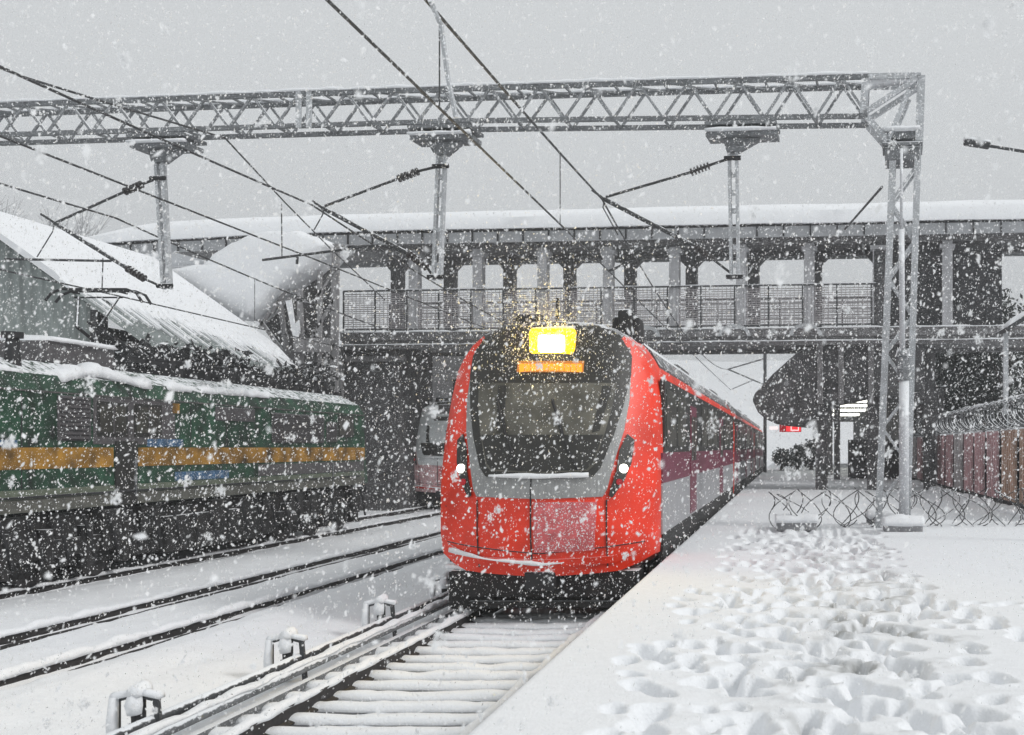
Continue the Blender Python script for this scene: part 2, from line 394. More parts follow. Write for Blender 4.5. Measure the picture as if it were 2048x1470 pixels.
dup(st, (-5.58, 18.2, -.95), 'farthest faint cable stand, partly hidden by the red train')

# ------------------------------------------------------------------ the red train
XC = -3.52
SC = 16.35/F
def hp(lst): return [(o*SC, EYE+(VY-y)*SC) for o, y in lst]
def sym(lst):
    h = hp(lst); return [(XC+x, z) for x, z in h] + [(XC-x, z) for x, z in reversed(h) if abs(x) > 1e-6]
def nose(x, z):
    s = min(abs(x-XC)/1.62, 1.05)
    y = 15.7 + .68*s**3.4 + .10*s*s
    if z > .9: y += .25*(z-.9)**1.45
    if z < .35: y += .25*(.35-z)
    return y
SIL = [(0, 640), (80, 644), (138, 662), (176, 692), (199, 735), (209, 800), (214, 870), (217, 960), (217, 1062), (212, 1113), (150, 1137), (0, 1146)]
def patch(name, poly, off, m, parent, thick=.03, step=.07, surf=nose, smooth=True):
    bm = bmesh.new(); vs = [bm.verts.new((x, 0, z)) for x, z in poly]; bm.faces.new(vs)
    xs_ = [p[0] for p in poly]; zs_ = [p[1] for p in poly]
    for lo, hi, no in ((min(xs_), max(xs_), (1, 0, 0)), (min(zs_), max(zs_), (0, 0, 1))):
        k = int((hi-lo)/step)
        for i in range(1, k+1):
            c = lo+(hi-lo)*i/(k+1)
            bmesh.ops.bisect_plane(bm, geom=bm.verts[:]+bm.edges[:]+bm.faces[:], plane_co=(c if no[0] else 0, 0, c if no[2] else 0), plane_no=no, dist=1e-5)
    bmesh.ops.triangulate(bm, faces=bm.faces[:])
    for v in bm.verts: v.co.y = surf(v.co.x, v.co.z) - off
    r = bmesh.ops.extrude_face_region(bm, geom=bm.faces[:])
    for v in r['geom']:
        if isinstance(v, bmesh.types.BMVert): v.co.y += thick
    bmesh.ops.recalc_face_normals(bm, faces=bm.faces)
    bo = base(parent)
    for v in bm.verts: v.co -= bo
    me = bpy.data.meshes.new(name); bm.to_mesh(me); bm.free(); me.materials.append(m)
    o = bpy.data.objects.new(name, me); COL.objects.link(o); o.parent = parent
    return o

SECT = [(0, 3.56), (.55, 3.52), (.98, 3.40), (1.30, 3.13), (1.52, 2.74), (1.6, 2.3), (1.6, .3), (1.57, -.05), (1.46, -.14), (0, -.16)]
def ring(h): return [(XC+x, z) for x, z in h] + [(XC-x, z) for x, z in reversed(h) if x > 1e-6]

def side_parts(t, y0, y1, doors, sgn, windows=True):
    xs_ = XC + sgn*1.6
    def pan(name, m, ya, yb, z0, z1, d=.012, par=None, bev=0.):
        a, c = sorted((xs_ - sgn*(.06 if par is None else -.001), xs_ + sgn*d)); return MB().box(a, c, ya, yb, z0, z1).build(name, m, par or t, bevel=bev)
    pan('lower_panel', GREYS, y0, y1, .30, 1.06)
    pan('waist_band', MAROON, y0+.03, y1, 1.063, 1.52)
    pan('window_band', BLKP, y0+.28, y1, 1.523, 2.64)
    pan('skirt', UNDER, y0+.1, y1, -.12, .297, .006)
    for d in doors:
        dr = pan('door', MAROON, d, d+1.3, .34, 2.40, .028, bev=.006)
        pan('window', GLASS, d+.14, d+.58, 1.35, 2.2, .036, dr); pan('window', GLASS, d+.72, d+1.16, 1.35, 2.2, .036, dr)
    y = y0+.5
    while windows and y+1.5 < y1:
        if all(y+1.6 < d or y > d+1.4 for d in doors): pan('window', GLASS, y, y+1.45, 1.62, 2.5, .022)
        y += 1.75
def bogie(t, y):
    a = MB()
    for sx in (-1, 1): a.box(XC+sx*1.0-.08, XC+sx*1.0+.08, y-1.5, y+1.5, -.45, -.25)
    a.box(XC-1, XC+1, y-.25, y+.25, -.5, -.28); bo = a.build('bogie', UNDER, t)
    for dy in (-1.1, 1.1):
        for sx in (-.84, .84): MB().disc((XC+sx, y+dy, RT+.44), (1, 0, 0), .43, .12, 28).build('wheel', RAILM, bo)
def car(label, y0, y1, lead=False):
    t = thing('red_train' if lead else 'train_coach', label, 'train', (XC, y0, RT), group=None if lead else 'coaches coupled behind the red train')
    sec = ring(SECT); ys0 = 17.3 if lead else y0
    body = MB(); n = len(sec)
    if lead:
        out = sym(SIL); r = MB()
        # resample the nose outline and the body section to the same number of points round the centre
        def res(poly, N=56):
            cx, cz = XC, 1.6; o_ = []
            for k in range(N):
                a = 2*math.pi*k/N+.001; dx, dz = math.sin(a), math.cos(a); best = None
                for (ax, az), (bx, bz) in zip(poly, poly[1:]+poly[:1]):
                    ex, ez = bx-ax, bz-az; den = dx*ez-dz*ex
                    if abs(den) < 1e-9: continue
                    tt = ((ax-cx)*ez-(az-cz)*ex)/den; uu = ((ax-cx)*dz-(az-cz)*dx)/den
                    if tt > 0 and -1e-6 <= uu <= 1+1e-6: best = tt if best is None else max(best, tt)
                o_.append((cx+dx*best, cz+dz*best))
            return o_
        A = res(out); B = res(sec); N = len(A); vs = []; fs = []
        rings = [0, .12, .3, .5, .7, .85, .95, 1.0]
        vs.append((XC, nose(XC, 1.6), 1.6))
        for q in rings[1:]:
            for x, z in A:
                xx, zz = XC+(x-XC)*q, 1.6+(z-1.6)*q; vs.append((xx, nose(xx, zz), zz))
        for q in (.33, .66, 1.0):
            for (x, z), (x2, z2) in zip(A, B):
                ya = nose(x, z); e = math.sin(q*math.pi/2); vs.append((x+(x2-x)*e, ya+(17.75-ya)*q, z+(z2-z)*e))
        for (x2, z2) in B: vs.append((x2, y1, z2))
        for k in range(N): fs.append((0, 1+k, 1+(k+1) % N))
        K = (len(vs)-1)//N
        for i in range(K-1):
            for k in range(N): fs.append((1+i*N+k, 1+i*N+(k+1) % N, 1+(i+1)*N+(k+1) % N, 1+(i+1)*N+k))
        fs.append(tuple(1+(K-1)*N+k for k in range(N))); hood = [f_ for f_ in fs if sum(vs[i][2] for i in f_)/len(f_) > 2.98 and all(abs(vs[i][0]-XC) < 1.16 for i in f_)]
        body.add(vs, [f_ for f_ in fs if f_ not in hood])
        hm_ = MB().add([(x, y-.006, z+.006) for x, y, z in vs], hood)
    else:
        body.prism(sec, y0, y1)
    bo = body.build('body', RED, t, smooth=True)
    md = bo.modifiers.new('edges', 'EDGE_SPLIT'); md.split_angle = R(35)
    if lead: hm_.v = hm_.v; hm_.build('roof_hood', mat('hood_black', (.035, .034, .03), .5, var=.4, snow=.12, fleck=.09), t, smooth=True)
    # roof skin with lying snow
    rf = [(XC+x*1.008, z+.012) for x, z in SECT[:4]+[(1.44, 2.89)]]; rf = [(2*XC-x, z) for x, z in reversed(rf[1:])] + rf
    rl = rf + [(x, z-.05) for x, z in reversed(rf)]
    MB().prism(rl, ys0+.5, y1-.05).build('roof', ROOF, t)
    for k in range(2):
        yb = (ys0+2+k*9); MB().box(XC-.7, XC+.7, yb, yb+3.2, 3.44, 3.72).build('roof_unit', ROOF, t, bevel=.08)
    for sg in (1, -1):
        side_parts(t, 16.85 if lead else y0+.1, y1-.1, (([21.5, 30.5] if lead else [y0+1.2, y0+9.5, y0+16])), sg)
    bogie(t, ys0+2.2); bogie(t, y1-3.2)
    MB().box(XC-1.1, XC+1.1, ys0+4.5, y1-5.5, -.62, -.17).build('underframe', UNDER, t, bevel=.03)
    return t
train = car('red train with grey mask and lit yellow headlamp running in past the platform', 15.7, 38, True)
# front details
patch('front_mask', sym([(0, 700), (138, 702), (162, 742), (163, 800), (156, 862), (143, 915), (130, 975), (122, 990), (0, 994)]), .012, GREYP, train)
patch('windscreen_surround', sym([(0, 652), (95, 656), (142, 674), (162, 708), (163, 748), (152, 815), (138, 872), (117, 934), (104, 951), (0, 955)]), .024, BLKP, train)
patch('windscreen', sym([(0, 768), (138, 766), (133, 812), (122, 866), (104, 930), (94, 940), (0, 945)]), .034, mat('olive_glass', (.10, .096, .078), .5, var=.5, scale=3, fleck=.04, snow=.1), train)
GLASSU = mat('olive_glass', (.10, .096, .078), .5, var=.5, scale=3, fleck=.04, snow=.1)
patch('dashboard', sym([(0, 870), (119, 870), (102, 926), (92, 937), (0, 942)]), .040, BLKP, train, thick=.012)
patch('interior_pillar', [(XC+x, z) for x, z in hp([(-94, 772), (-78, 772), (-72, 866), (-88, 866)])], .040, BLKP, train, thick=.012)
patch('interior_pillar', [(XC+x, z) for x, z in hp([(112, 772), (130, 772), (112, 862), (98, 866)])], .040, BLKP, train, thick=.012)
d = patch('destination_display', [(XC+x+.05, z) for x, z in hp([(-66, 722), (66, 722), (66, 745), (-66, 745)])], .045, LEDD, train)
a = MB(); rd = random.Random(5)          # glowing unreadable amber dot rows
x0 = XC-.39
while x0 < XC+.47:
    wch = .05+.03*rd.random(); 
    yy_ = nose(XC, 2.75)-.062
    a.box(x0, x0+wch, yy_, yy_+.02, 2.69, 2.81); x0 += wch+.012
a.build('lettering', LEDM, d)
def lens_box(name, px0, px1, py0, py1, m, dep, par):
    cz = EYE+(VY-(py0+py1)/2)*SC; y = nose(XC, cz)
    return MB().box(XC+px0*SC, XC+px1*SC, y-dep, y+.1, EYE+(VY-py1)*SC, EYE+(VY-py0)*SC).build(name, m, par, bevel=.05)
hl = lens_box('headlamp', -40, 52, 655, 716, HALOY, .10, train)  # enlarged glowing box stands in for the lamp's yellow halo
lens_box('lens', -22, 34, 668, 705, LAMPW, .125, hl)
ll = bpy.data.lights.new('headlamp_light', 'SPOT'); ll.energy = 220; ll.color = (1, .68, .1); ll.spot_size = R(172); ll.spot_blend = .6; ll.shadow_soft_size = .18
lo = bpy.data.objects.new('headlamp_light', ll); COL.objects.link(lo); lo.parent = train
lo.location = Vector((XC, nose(XC, 3.0)-.32, 3.1)) - base(train); lo.rotation_euler = (R(100), 0, R(180))
for sg in (-1, 1):
    pl = [(XC+sg*x, z) for x, z in hp([(163, 868), (176, 880), (172, 925), (160, 960), (140, 992), (133, 988), (146, 940), (150, 900)])]
    hh = patch('headlight', pl, .03, BLKP, train)
    x = XC+sg*159*SC; z = EYE+(VY-936)*SC; y = nose(x, z)-.045
    MB().disc((x, y, z), (sg*.35, -1, 0), .062, .03, 18).build('lens', HEADL, hh)
    z2 = EYE+(VY-962)*SC; x = XC+sg*152*SC; MB().disc((x, nose(x, z2)-.04, z2), (sg*.35, -1, 0), .045, .03, 16).build('marker_lamp', SIGND, hh)
patch('coupler_cover', [(XC+x, z) for x, z in hp([(-8, 1000), (112, 1000), (106, 1094), (-8, 1098)])], .012, REDP, train)
for o0 in (-15,):
    patch('panel_seam', [(XC+x, z) for x, z in hp([(o0, 950), (o0+2.5, 950), (o0+2.5, 1120), (o0, 1120)])], .018, BLACK, train)
patch('lower_lip', sym([(0, 1112), (140, 1106), (196, 1084), (200, 1094), (145, 1120), (0, 1126)]), .03, RED, train, thick=.06)
for sg, x0_ in ((1, -.25), (1, .55)):
    z0 = EYE+(VY-938)*SC
    w_ = MB(); pts = [(XC+x0_, nose(XC+x0_, z0)-.06, z0), (XC+x0_-.22, nose(XC+x0_-.2, z0+.45)-.07, z0+.45), (XC+x0_-.3, nose(XC+x0_-.3, z0+.75)-.06, z0+.75)]
    w_.tube(pts, .016, 6); w_.bar(pts[1], (XC+x0_-.42, nose(XC+x0_-.42, z0+1.0)-.06, z0+1.0), .03); w_.build('wiper', BLACK, train)
def nose_line(offs, py, lift, wd, hg, sd):
    pts = []
    for o_ in offs:
        x = XC+o_*SC; z = EYE+(VY-py(o_))*SC; pts.append((x, nose(x, z)-lift, z))
    return snow_ridge(pts, wd, hg, sd, step=.05, jag=.8)
nose_line(range(-96, 100, 12), lambda o_: 954-abs(o_)*.03, .04, .07, .05, 3.1).build('snow', SNOWC, train, smooth=True)
nose_line(range(-190, 60, 14), lambda o_: 1123-abs(o_)*.12, .05, .07, .035, 5.1).build('snow', SNOWC, train, smooth=True)
nose_line(range(-36, 50, 12), lambda o_: 654, .06, .10, .04, 6.1).build('snow', SNOWC, train, smooth=True)
for o_, ya, yb in ((-122, 996, 1128), (128, 996, 1126), (-200, 1010, 1012)):
    patch('panel_seam', [(XC+x, z) for x, z in hp([(o_, ya), (o_+2, ya), (o_+2, yb), (o_, yb)])], .010, BLACK, train)
patch('panel_seam', sym([(0, 1099), (196, 1080), (196, 1082), (0, 1101)]), .010, BLACK, train)
# under the nose
pl = MB(); pl.prism([(XC-1.36, -.16), (XC+1.36, -.16), (XC+1.28, -.42), (XC+1.1, -.55), (XC-1.1, -.55), (XC-1.28, -.42)], 16.15, 16.5)
pl.build('snowplough', UNDER, train, bevel=.03)
pl = MB(); pl.box(XC-1.42, XC+1.3, 16.52, 17.6, -.76, -.15); pl.box(XC-1.42, XC-1.0, 16.3, 16.55, -.74, -.2); pl.box(XC-1.15, XC-.75, 16.3, 16.6, -.74, -.3); pl.box(XC+.75, XC+1.15, 16.3, 16.6, -.74, -.3); pl.bar((XC-1.1, 16.25, -.66), (XC+1.1, 16.25, -.66), .09)
pl.build('guard_irons', UNDER, train)
pl = MB(); pl.box(XC-.22, XC+.22, 15.8, 16.3, -.42, -.14); pl.build('coupler', BLACK, train, bevel=.04)
snow_ridge([(XC-1.45, 16.35, -.14), (XC-1.0, 16.12, -.15)], .14, .05, 8.8).build('snow', SNOWC, train, smooth=True)
a = MB(); a.box(XC+.78, XC+1.2, 17.3, 17.9, 3.2, 3.62); a.box(XC+.88, XC+1.1, 17.2, 17.4, 3.3, 3.72); a.build('horn', BLACK, train, bevel=.05)
a = MB(); a.box(XC-.75, XC-.35, 17.5, 18.2, 3.4, 3.68); a.tube([(XC-.2, 18, 3.4), (XC-.2, 18, 4.0)], .03, 6); a.build('aerial', BLACK, train, bevel=.04)
for k in (1, 2):
    car('dark red coach directly behind the leading car' if k == 1 else 'farthest dark coach at the tail of red train', 38.6+(k-1)*21.5, 59.5+(k-1)*21.5)
second = dup(train, (-14.0, 45.0, RT), 'distant red and white train nose half hidden behind the front red train')
for ch in list(second.children):
    if ch.type == 'LIGHT': bpy.data.objects.remove(ch); continue
    sub = {'headlamp': LOUVRE, 'destination_display': BLKP, 'windscreen': PALEG, 'windscreen_surround': PALEG, 'front_mask': PALEG, 'body': REDF}.get(ch.name.split('.')[0])  # paler colours for the distant train
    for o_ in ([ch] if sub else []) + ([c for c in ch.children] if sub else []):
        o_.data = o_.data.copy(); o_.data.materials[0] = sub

# ------------------------------------------------------------------ green and yellow locomotive
LX = -12.58; LZ = .52
loco = thing('locomotive', 'green electric locomotive with yellow waist stripe and raised pantograph', 'locomotive', (-14, 26, RT))
L0, L1 = 15.6, 34.0
secl = [(LX-2.9, LZ), (LX, LZ), (LX, 2.55), (LX-.18, 2.85), (LX-.7, 3.12), (LX-1.45, 3.2), (LX-2.2, 3.12), (LX-2.72, 2.85), (LX-2.9, 2.55)]
MB().prism(secl, L0+.6, L1-.7).build('body', GREEN, loco, bevel=.04)
cabp = [(LX-2.85, LZ), (LX-.05, LZ), (LX-.05, 2.5), (LX-.6, 3.0), (LX-2.3, 3.0), (LX-2.85, 2.5)]
vs = [(x, L1-.7, z) for x, z in cabp] + [(x*1.0+(0 if abs(x-(LX-1.45)) < .1 else (.12 if x < LX-1.45 else -.12)), L1-(.0 if z < 1.2 else .42), z) for x, z in cabp]
cb = MB(); n = 6; cb.add(vs, [tuple(range(6))[::-1], tuple(range(6, 12))] + [(i, (i+1) % 6, (i+1) % 6+6, i+6) for i in range(6)]); cb.build('cab', GREEN, loco, bevel=.05)
def lpan(name, m, ya, yb, z0, z1, d=.012, par=None, bev=0.): return MB().box(LX+.001, LX+d, ya, yb, z0, z1).build(name, m, par or loco, bevel=bev)
lpan('waist_stripe', YELLOW, L0+.65, 20.9, 1.24, 1.6, .014); lpan('waist_stripe', YELLOW, 21.7, L1-.75, 1.24, 1.6, .014)
lpan('lining', BLUE, 22.0, 23.3, 1.62, 1.77, .013); lpan('lining', BLUE, L0+.7, 18.3, 1.62, 1.72, .013); lpan('lining', BLUE, 23.0, 25.2, .92, 1.1, .013)
lpan('sole_bar', mat('dull_olive', (.10, .10, .085), .7, var=.35, snow=.35, fleck=.05), L0+.7, L1-.8, .53, .74, .02)
lpan('lower_band', mat('lower_grey_green', (.12, .14, .10), .6, var=.3, fleck=.05, snow=.3), L0+.7, L1-.8, .745, .9, .012)
def louvre(ya, yb, z0, z1, nsl):
    f = lpan('louvre_panel', LOUVRE, ya, yb, z0, z1, .03, bev=.005)
    s_ = MB()
    for k in range(nsl):
        z = z0+.04+(z1-z0-.08)*k/(nsl-1); s_.bar((LX+.045, ya+.04, z), (LX+.045, yb-.04, z), .05, .018)
    s_.build('slats', LOUVRE, f)
louvre(27.3, 30.3, 1.72, 2.45, 12); louvre(19.3, 20.2, 1.72, 2.5, 10); louvre(30.5, 31.2, 1.75, 2.3, 9)
lpan('upper_band', mat('upper_grime', (.07, .07, .065), .7, var=.5, fleck=.06, snow=.4), L0+.7, L1-.8, 2.53, 2.56, .02); lpan('side_panel', LOUVRE, 20.3, 23.0, 1.66, 2.52, .010); lpan('side_panel', LOUVRE, 26.6, L1-.8, .92, 1.2, .010); lpan('side_panel', LOUVRE, 15.9, 17.6, 2.05, 2.52, .010)
for ya, yb in ((20.4, 21.35), (21.55, 22.5)):
    wf = lpan('window', BLKP, ya, yb, 1.8, 2.45, .02, bev=.004); MB().box(LX+.021, LX+.027, ya+.08, yb-.08, 1.88, 2.38).build('pane', GLASS, wf)
    MB().bar((LX+.03, (ya+yb)/2, 1.86), (LX+.03, (ya+yb)/2, 2.4), .03).build('bar', LOUVRE, wf)
dr = lpan('door', BLKP, 20.95, 21.65, .54, 1.72, .025); MB().bar((LX+.05, 21.55, .7), (LX+.05, 21.55, 1.4), .03).build('handle', STEEL, dr)
wf = lpan('window', BLKP, 31.3, 32.4, 1.9, 2.5, .02); MB().box(LX+.021, LX+.027, 31.38, 32.32, 1.96, 2.44).build('pane', GLASS, wf)
lpan('marker', YELLOW, 22.9, 23.15, 2.3, 2.5, .02)
a = MB(); a.tube([(LX+.05, 16.4, .78), (LX+.05, 32.8, .78)], .02, 6)
for k in range(12): a.bar((LX-.01, 16.4+1.49*k, .78), (LX+.05, 16.4+1.49*k, .78), .03)
a.build('pipe_run', BLACK, loco)
for ya in (18.4, 23.6, 25.1, 28.8, 31.9): MB().box(LX+.0005, LX+.004, ya, ya+.03, .92, 2.5).build('panel_seam', BLACK, loco)
lpan('vent', LOUVRE, 24.6, 26.4, 2.2, 2.5, .03, bev=.01)
snow_ridge([(LX-.35, 19.6, 2.76), (LX-.5, 20.6, 2.95), (LX-.28, 22.2, 2.76)], .55, .2, 1.7, jag=.5).build('roof_snow', SNOWC, loco, smooth=True)
snow_ridge([(LX-.3, 23.0, 2.78), (LX-.3, 27.9, 2.82)], .38, .13, 3.7, jag=.7).build('roof_snow', SNOWC, loco, smooth=True)
snow_ridge([(LX-.4, 15.6, 2.82), (LX-.4, 18.7, 2.85)], .5, .12, 5.7, jag=.6).build('roof_snow', SNOWC, loco, smooth=True)
a = MB(); a.box(LX-2.1, LX-.8, 20.3, 22.3, 3.15, 3.55); a.build('roof_hatch', LOUVRE, loco, bevel=.04)
snow_ridge([(LX-1.4, 20.3, 3.54), (LX-1.4, 22.3, 3.54)], 1.35, .12, 6.1, jag=.2).build('roof_snow', SNOWC, loco, smooth=True)
a = MB()
for k in range(16):
    y = 24.5+.58*k; a.tube([(LX-.9-.5*(k % 2), y, 3.1), (LX-.9-.5*(k % 2), y, 3.5)], [.11, .07], 8)
    a.box(LX-2.2, LX-.7, y-.12, y+.12, 3.1, 3.22+.14*random.random())
a.tube([(LX-1.0, 24, 3.5), (LX-1.0, 33.4, 3.5)], .035, 6); a.tube([(LX-1.6, 24, 3.55), (LX-1.6, 33.4, 3.55)], .035, 6); a.build('roof_equipment', BLACK, loco)
a = MB(); a.tube([(LX-.55, 19.0, 2.9), (LX-.55, 19.0, 3.45)], [.14, .1], 10); a.disc((LX-.55, 19.0, 3.5), (0, 0, 1), .16, .1); a.build('insulator', BLACK, loco, smooth=False)
# underframe, bogies, wheels
a = MB(); a.box(LX-2.7, LX-.25, L0+1, L1-1, -.5, .51)
for k in range(13): a.box(LX-.25, LX-.06-.05*(k % 3), L0+1.2+1.3*k, L0+1.9+1.3*k, -.1-.2*(k % 2), .45)
a.build('underframe', UNDER, loco)
for yb in (19.2, 30.6):
    a = MB(); a.box(LX-.30, LX-.12, yb-2.6, yb+2.6, -.30, .0)
    for k in (-2.2, -1.1, 0, 1.1, 2.2): a.tube([(LX-.14, yb+k, -.55), (LX-.14, yb+k, .2)], .13, 8)
    bo = a.build('bogie', UNDER, loco)
    for k in (-1.8, 0, 1.8): MB().disc((LX-.47, yb+k, RT+.5), (1, 0, 0), .5, .13, 28).build('wheel', RAILM, bo)
a = MB(); a.box(LX-2.4, LX-.10, 22.9, 26.9, -.55, .2); a.build('battery_box', UNDER, loco, bevel=.03)
a = MB()
for k in range(24):
    y = 16.5+.72*k; a.tube([(LX-.04, y, .4), (LX-.0, y+.1, .05), (LX-.02, y+.3, -.4)], .03, 6)
a.build('brake_hoses', BLACK, loco)
a = MB()
for sx in (-.65, -2.25): a.tube([(LX+sx, L1-.9, .35), (LX+sx, L1+.45, .35)], .09, 10); a.disc((LX+sx, L1+.47, .35), (0, 1, 0), .24, .05)
a.build('buffer', BLACK, loco)
a = MB(); a.tube([(LX+.03, 30.9, .3), (LX+.03, 30.9, 1.2)], .018, 6); a.build('handrail', STEEL, loco)
# pantograph
pa = MB(); PX = LX-1.45
b0 = Vector((PX+.15, 23.6, 3.5)); kn = Vector((PX+.05, 22.4, 4.0)); tp = Vector((PX-.35, 23.4, 4.82))
pan = MB().bar((PX-.4, 23.6, 3.45), (PX+.6, 23.6, 3.45), .1).bar((PX-.3, 22.9, 3.4), (PX-.3, 24.6, 3.4), .07).bar((PX+.5, 22.9, 3.4), (PX+.5, 24.6, 3.4), .07).build('pantograph', BLACK, loco)
for s_ in (-1, 1):
    MB().tube([b0+Vector((.3*s_, 0, 0)), kn+Vector((.22*s_, 0, 0))], .032, 6).tube([kn+Vector((.22*s_, 0, 0)), tp+Vector((.42*s_, 0, -.1))], .026, 6).build('arm', BLACK, pan)
MB().tube([b0+Vector((.05, .4, 0)), kn+Vector((0, .12, .05)), kn+Vector((0, 0, .1))], .022, 6).build('arm', BLACK, pan)
TX = tp.x
hd = MB()
for dy in (-.16, .16):
    hd.tube([(TX-1.0, tp.y+dy, tp.z-.18), (TX-.88, tp.y+dy, tp.z-.03), (TX-.68, tp.y+dy, tp.z+.05), (TX+.68, tp.y+dy, tp.z+.05), (TX+.88, tp.y+dy, tp.z-.03), (TX+1.0, tp.y+dy, tp.z-.22)], .028, 6)
hd.bar((TX-.5, tp.y-.16, tp.z), (TX-.5, tp.y+.16, tp.z), .03); hd.bar((TX+.5, tp.y-.16, tp.z), (TX+.5, tp.y+.16, tp.z), .03); hd.bar((TX-.5, tp.y, tp.z-.1), (TX+.5, tp.y, tp.z-.1), .03); hd.build('collector_head', BLACK, pan)

# ------------------------------------------------------------------ overhead line portal
GR, GP = -.1, (2.3, 22.7, 0)
TG = math.tan(-GR)
def G(px, py, ly=0.):
    t = (px-VX)/F; Y = (GP[1]+GP[0]*TG)/(1+t*TG)
    return Vector(((t*Y-GP[0])/math.cos(GR), ly, EYE+(VY-py)*Y/F))
gan = thing('overhead_line_portal', 'snowy steel lattice portal spanning the tracks with three drop posts', 'gantry', GP, GR)
ZT, ZB = 9.0, 8.22
def gz(x): return .03*math.sin(max(0, min(1, -x/20))*math.pi)
def zb(x): return 8.20+.16*max(0, min(1, -x/9))
X0, X1 = -22.5, -.72
nb = 21; bx = [X0+(X1-X0)*i/nb for i in range(nb+1)]
cm = MB()
for i in range(nb):
    a0, a1 = bx[i], bx[i+1]
    for ly in (-.32, .32):
        cm.bar((a0, ly, ZT+gz(a0)), (a1, ly, ZT+gz(a1)), .09, .10); cm.bar((a0, ly, zb(a0)), (a1, ly, zb(a1)), .09, .09)
dm = MB()
for i in range(nb):
    dm.bar((bx[i], -.32, zb(bx[i])+.02), (bx[i], .32, zb(bx[i])+.02), .03)
    a0, a1 = bx[i], bx[i+1]; mid = (a0+a1)/2
    for ly in (-.32, .32):
        dm.bar((a0, ly, zb(a0)), (mid, ly, ZT+gz(mid)), .045, .05); dm.bar((mid, ly, ZT+gz(mid)), (a1, ly, zb(a1)), .045, .05)
    cm.bar((a0, -.32, ZT+gz(a0)), (a0, .32, ZT+gz(a0)), .04); cm.bar((a0, -.32, zb(a0)), (a0, .32, zb(a0)), .04)
    cm.bar((a0, -.32, ZT+gz(a0)), (a1, .32, ZT+gz(a1)), .035)
beam = cm.build('beam', STEEL, gan, local=True)
dm.build('lattice', LATT, beam, local=True)
for ly in (-.32, .32): snow_ridge([(X1-.0, ly, ZT+.05+gz(X1))]+[(x, ly, ZT+.05+gz(x)) for x in reversed(bx[:-1])], .15, .055, 7.7+ly, jag=.6).build('snow_cap', SNOWC, beam, smooth=True, local=True)
sx = G(625, 230).x
a = MB()
for o in (-.1, .13): a.box(sx+o-.06, sx+o+.06, -.39, -.36, zb(sx)-.06, ZT+.06)
a.build('splice_plate', POST, beam, local=True)
# right mast
mst = MB()
lt, lb = G(1787, 290), G(1757, 1020); rt, rb = G(1836, 290), G(1814, 1040)
lb.z = rb.z = 0; xl = lambda z: lb.x+(lt.x-lb.x)*z/lt.z; xr = lambda z: rb.x+(rt.x-rb.x)*z/rt.z
for ly in (-.28, .28):
    mst.bar((lb.x, ly, 0), (lt.x, ly, lt.z), .13, .11, (0, 1, 0)); mst.bar((rb.x, ly, 0), (rt.x, ly, rt.z), .13, .11, (0, 1, 0))
mast = mst.build('mast', POST, gan, local=True)
br = MB(); z = .5; k = 0
while z < 7.2:
    for ly in (-.28, .28):
        pa_, pb_ = (xl, xr) if k % 2 == 0 else (xr, xl)
        br.bar((pa_(z), ly, z), (pb_(z+.75), ly, z+.75), .045, .05); 
    for xx in (xl, xr): br.bar((xx(z), -.28*(1 if k % 2 else -1), z), (xx(z+.75), .28*(1 if k % 2 else -1), z+.75), .04)
    z += .75; k += 1
br.build('bracing', POST, mast, local=True)
c0 = G(1765, 300); c1 = G(1845, 268)
MB().box(c0.x, c1.x, -.42, .42, c0.z-.02, c0.z+.05).box(c0.x+.05, c1.x-.06, -.36, .36, c0.z-.3, c0.z-.03).box(c0.x+.04, c1.x-.02, -.3, .3, c0.z+.14, c0.z+.3).build('cap_plate', STEEL, mast, local=True, bevel=.015)
snow_ridge([(c0.x, -.1, c0.z+.3), (c1.x-.05, -.1, c0.z+.3)], .7, .1, 3.3, jag=.3).build('snow_cap', SNOWC, mast, smooth=True, local=True)
kn = MB()
for ly in (-.32, .32):
    A = G(1732, 178); B = G(1842, 162); C = G(1728, 236); D = G(1838, 290); E = G(1776, 290); Fp = G(1818, 190)
    A.z = ZT+gz(A.x); 
    for p, q, w_ in ((A, B, .11), (C, B, .1), (A, C, .14), (B, D, .16), (C, E, .12), (Fp, E, .09)):
        p = p.copy(); q = q.copy(); p.y = q.y = ly; kn.bar(p, q, w_, .09, (0, 1, 0))
kn.build('corner_knee', POST, gan, local=True)
snow_ridge([G(1728, 170), G(1842, 156)], .5, .06, 2.2, jag=.3).build('snow_cap', SNOWC, gan, smooth=True, local=True)
pp = MB(); X = G(1803, 400).x
pp.tube([(X, -.5, 7.5), (X, -.5, 5.9)], .028, 8); pp.tube([(X, -.5, 5.9), (X+.02, -.5, 3.4)], .06, 10); pp.tube([(X+.05, -.5, 2.95), (X+.05, -.5, .1)], .10, 12)
pp.build('pipe', mat('white_pipe', (.5, .51, .53), .5, var=.12, snow=.6, fleck=.12), mast, smooth=True, local=True)
jb = MB(); jb.tube([(X+.03, -.5, 3.55), (X+.03, -.5, 3.4), (X+.03, -.5, 3.38), (X+.03, -.5, 3.15)], [.12, .16, .1, .13], 10); jb.tube([(X+.03, -.5, 3.16), (X+.04, -.5, 2.92)], .125, 10)
jb.build('pipe_joint', STEEL, mast, local=True)
# far mast out of view on the left
lm = MB()
for lx in (-22.4, -22.9):
    for ly in (-.28, .28): lm.bar((lx, ly, -1), (lx, ly, 9.05), .13, .11, (0, 1, 0))
for k in range(12): 
    for ly in (-.28, .28): lm.bar((-22.4 if k % 2 else -22.9, ly, -.8+.8*k), (-22.9 if k % 2 else -22.4, ly, .8*k), .05)
lm.build('mast', POST, gan, local=True)

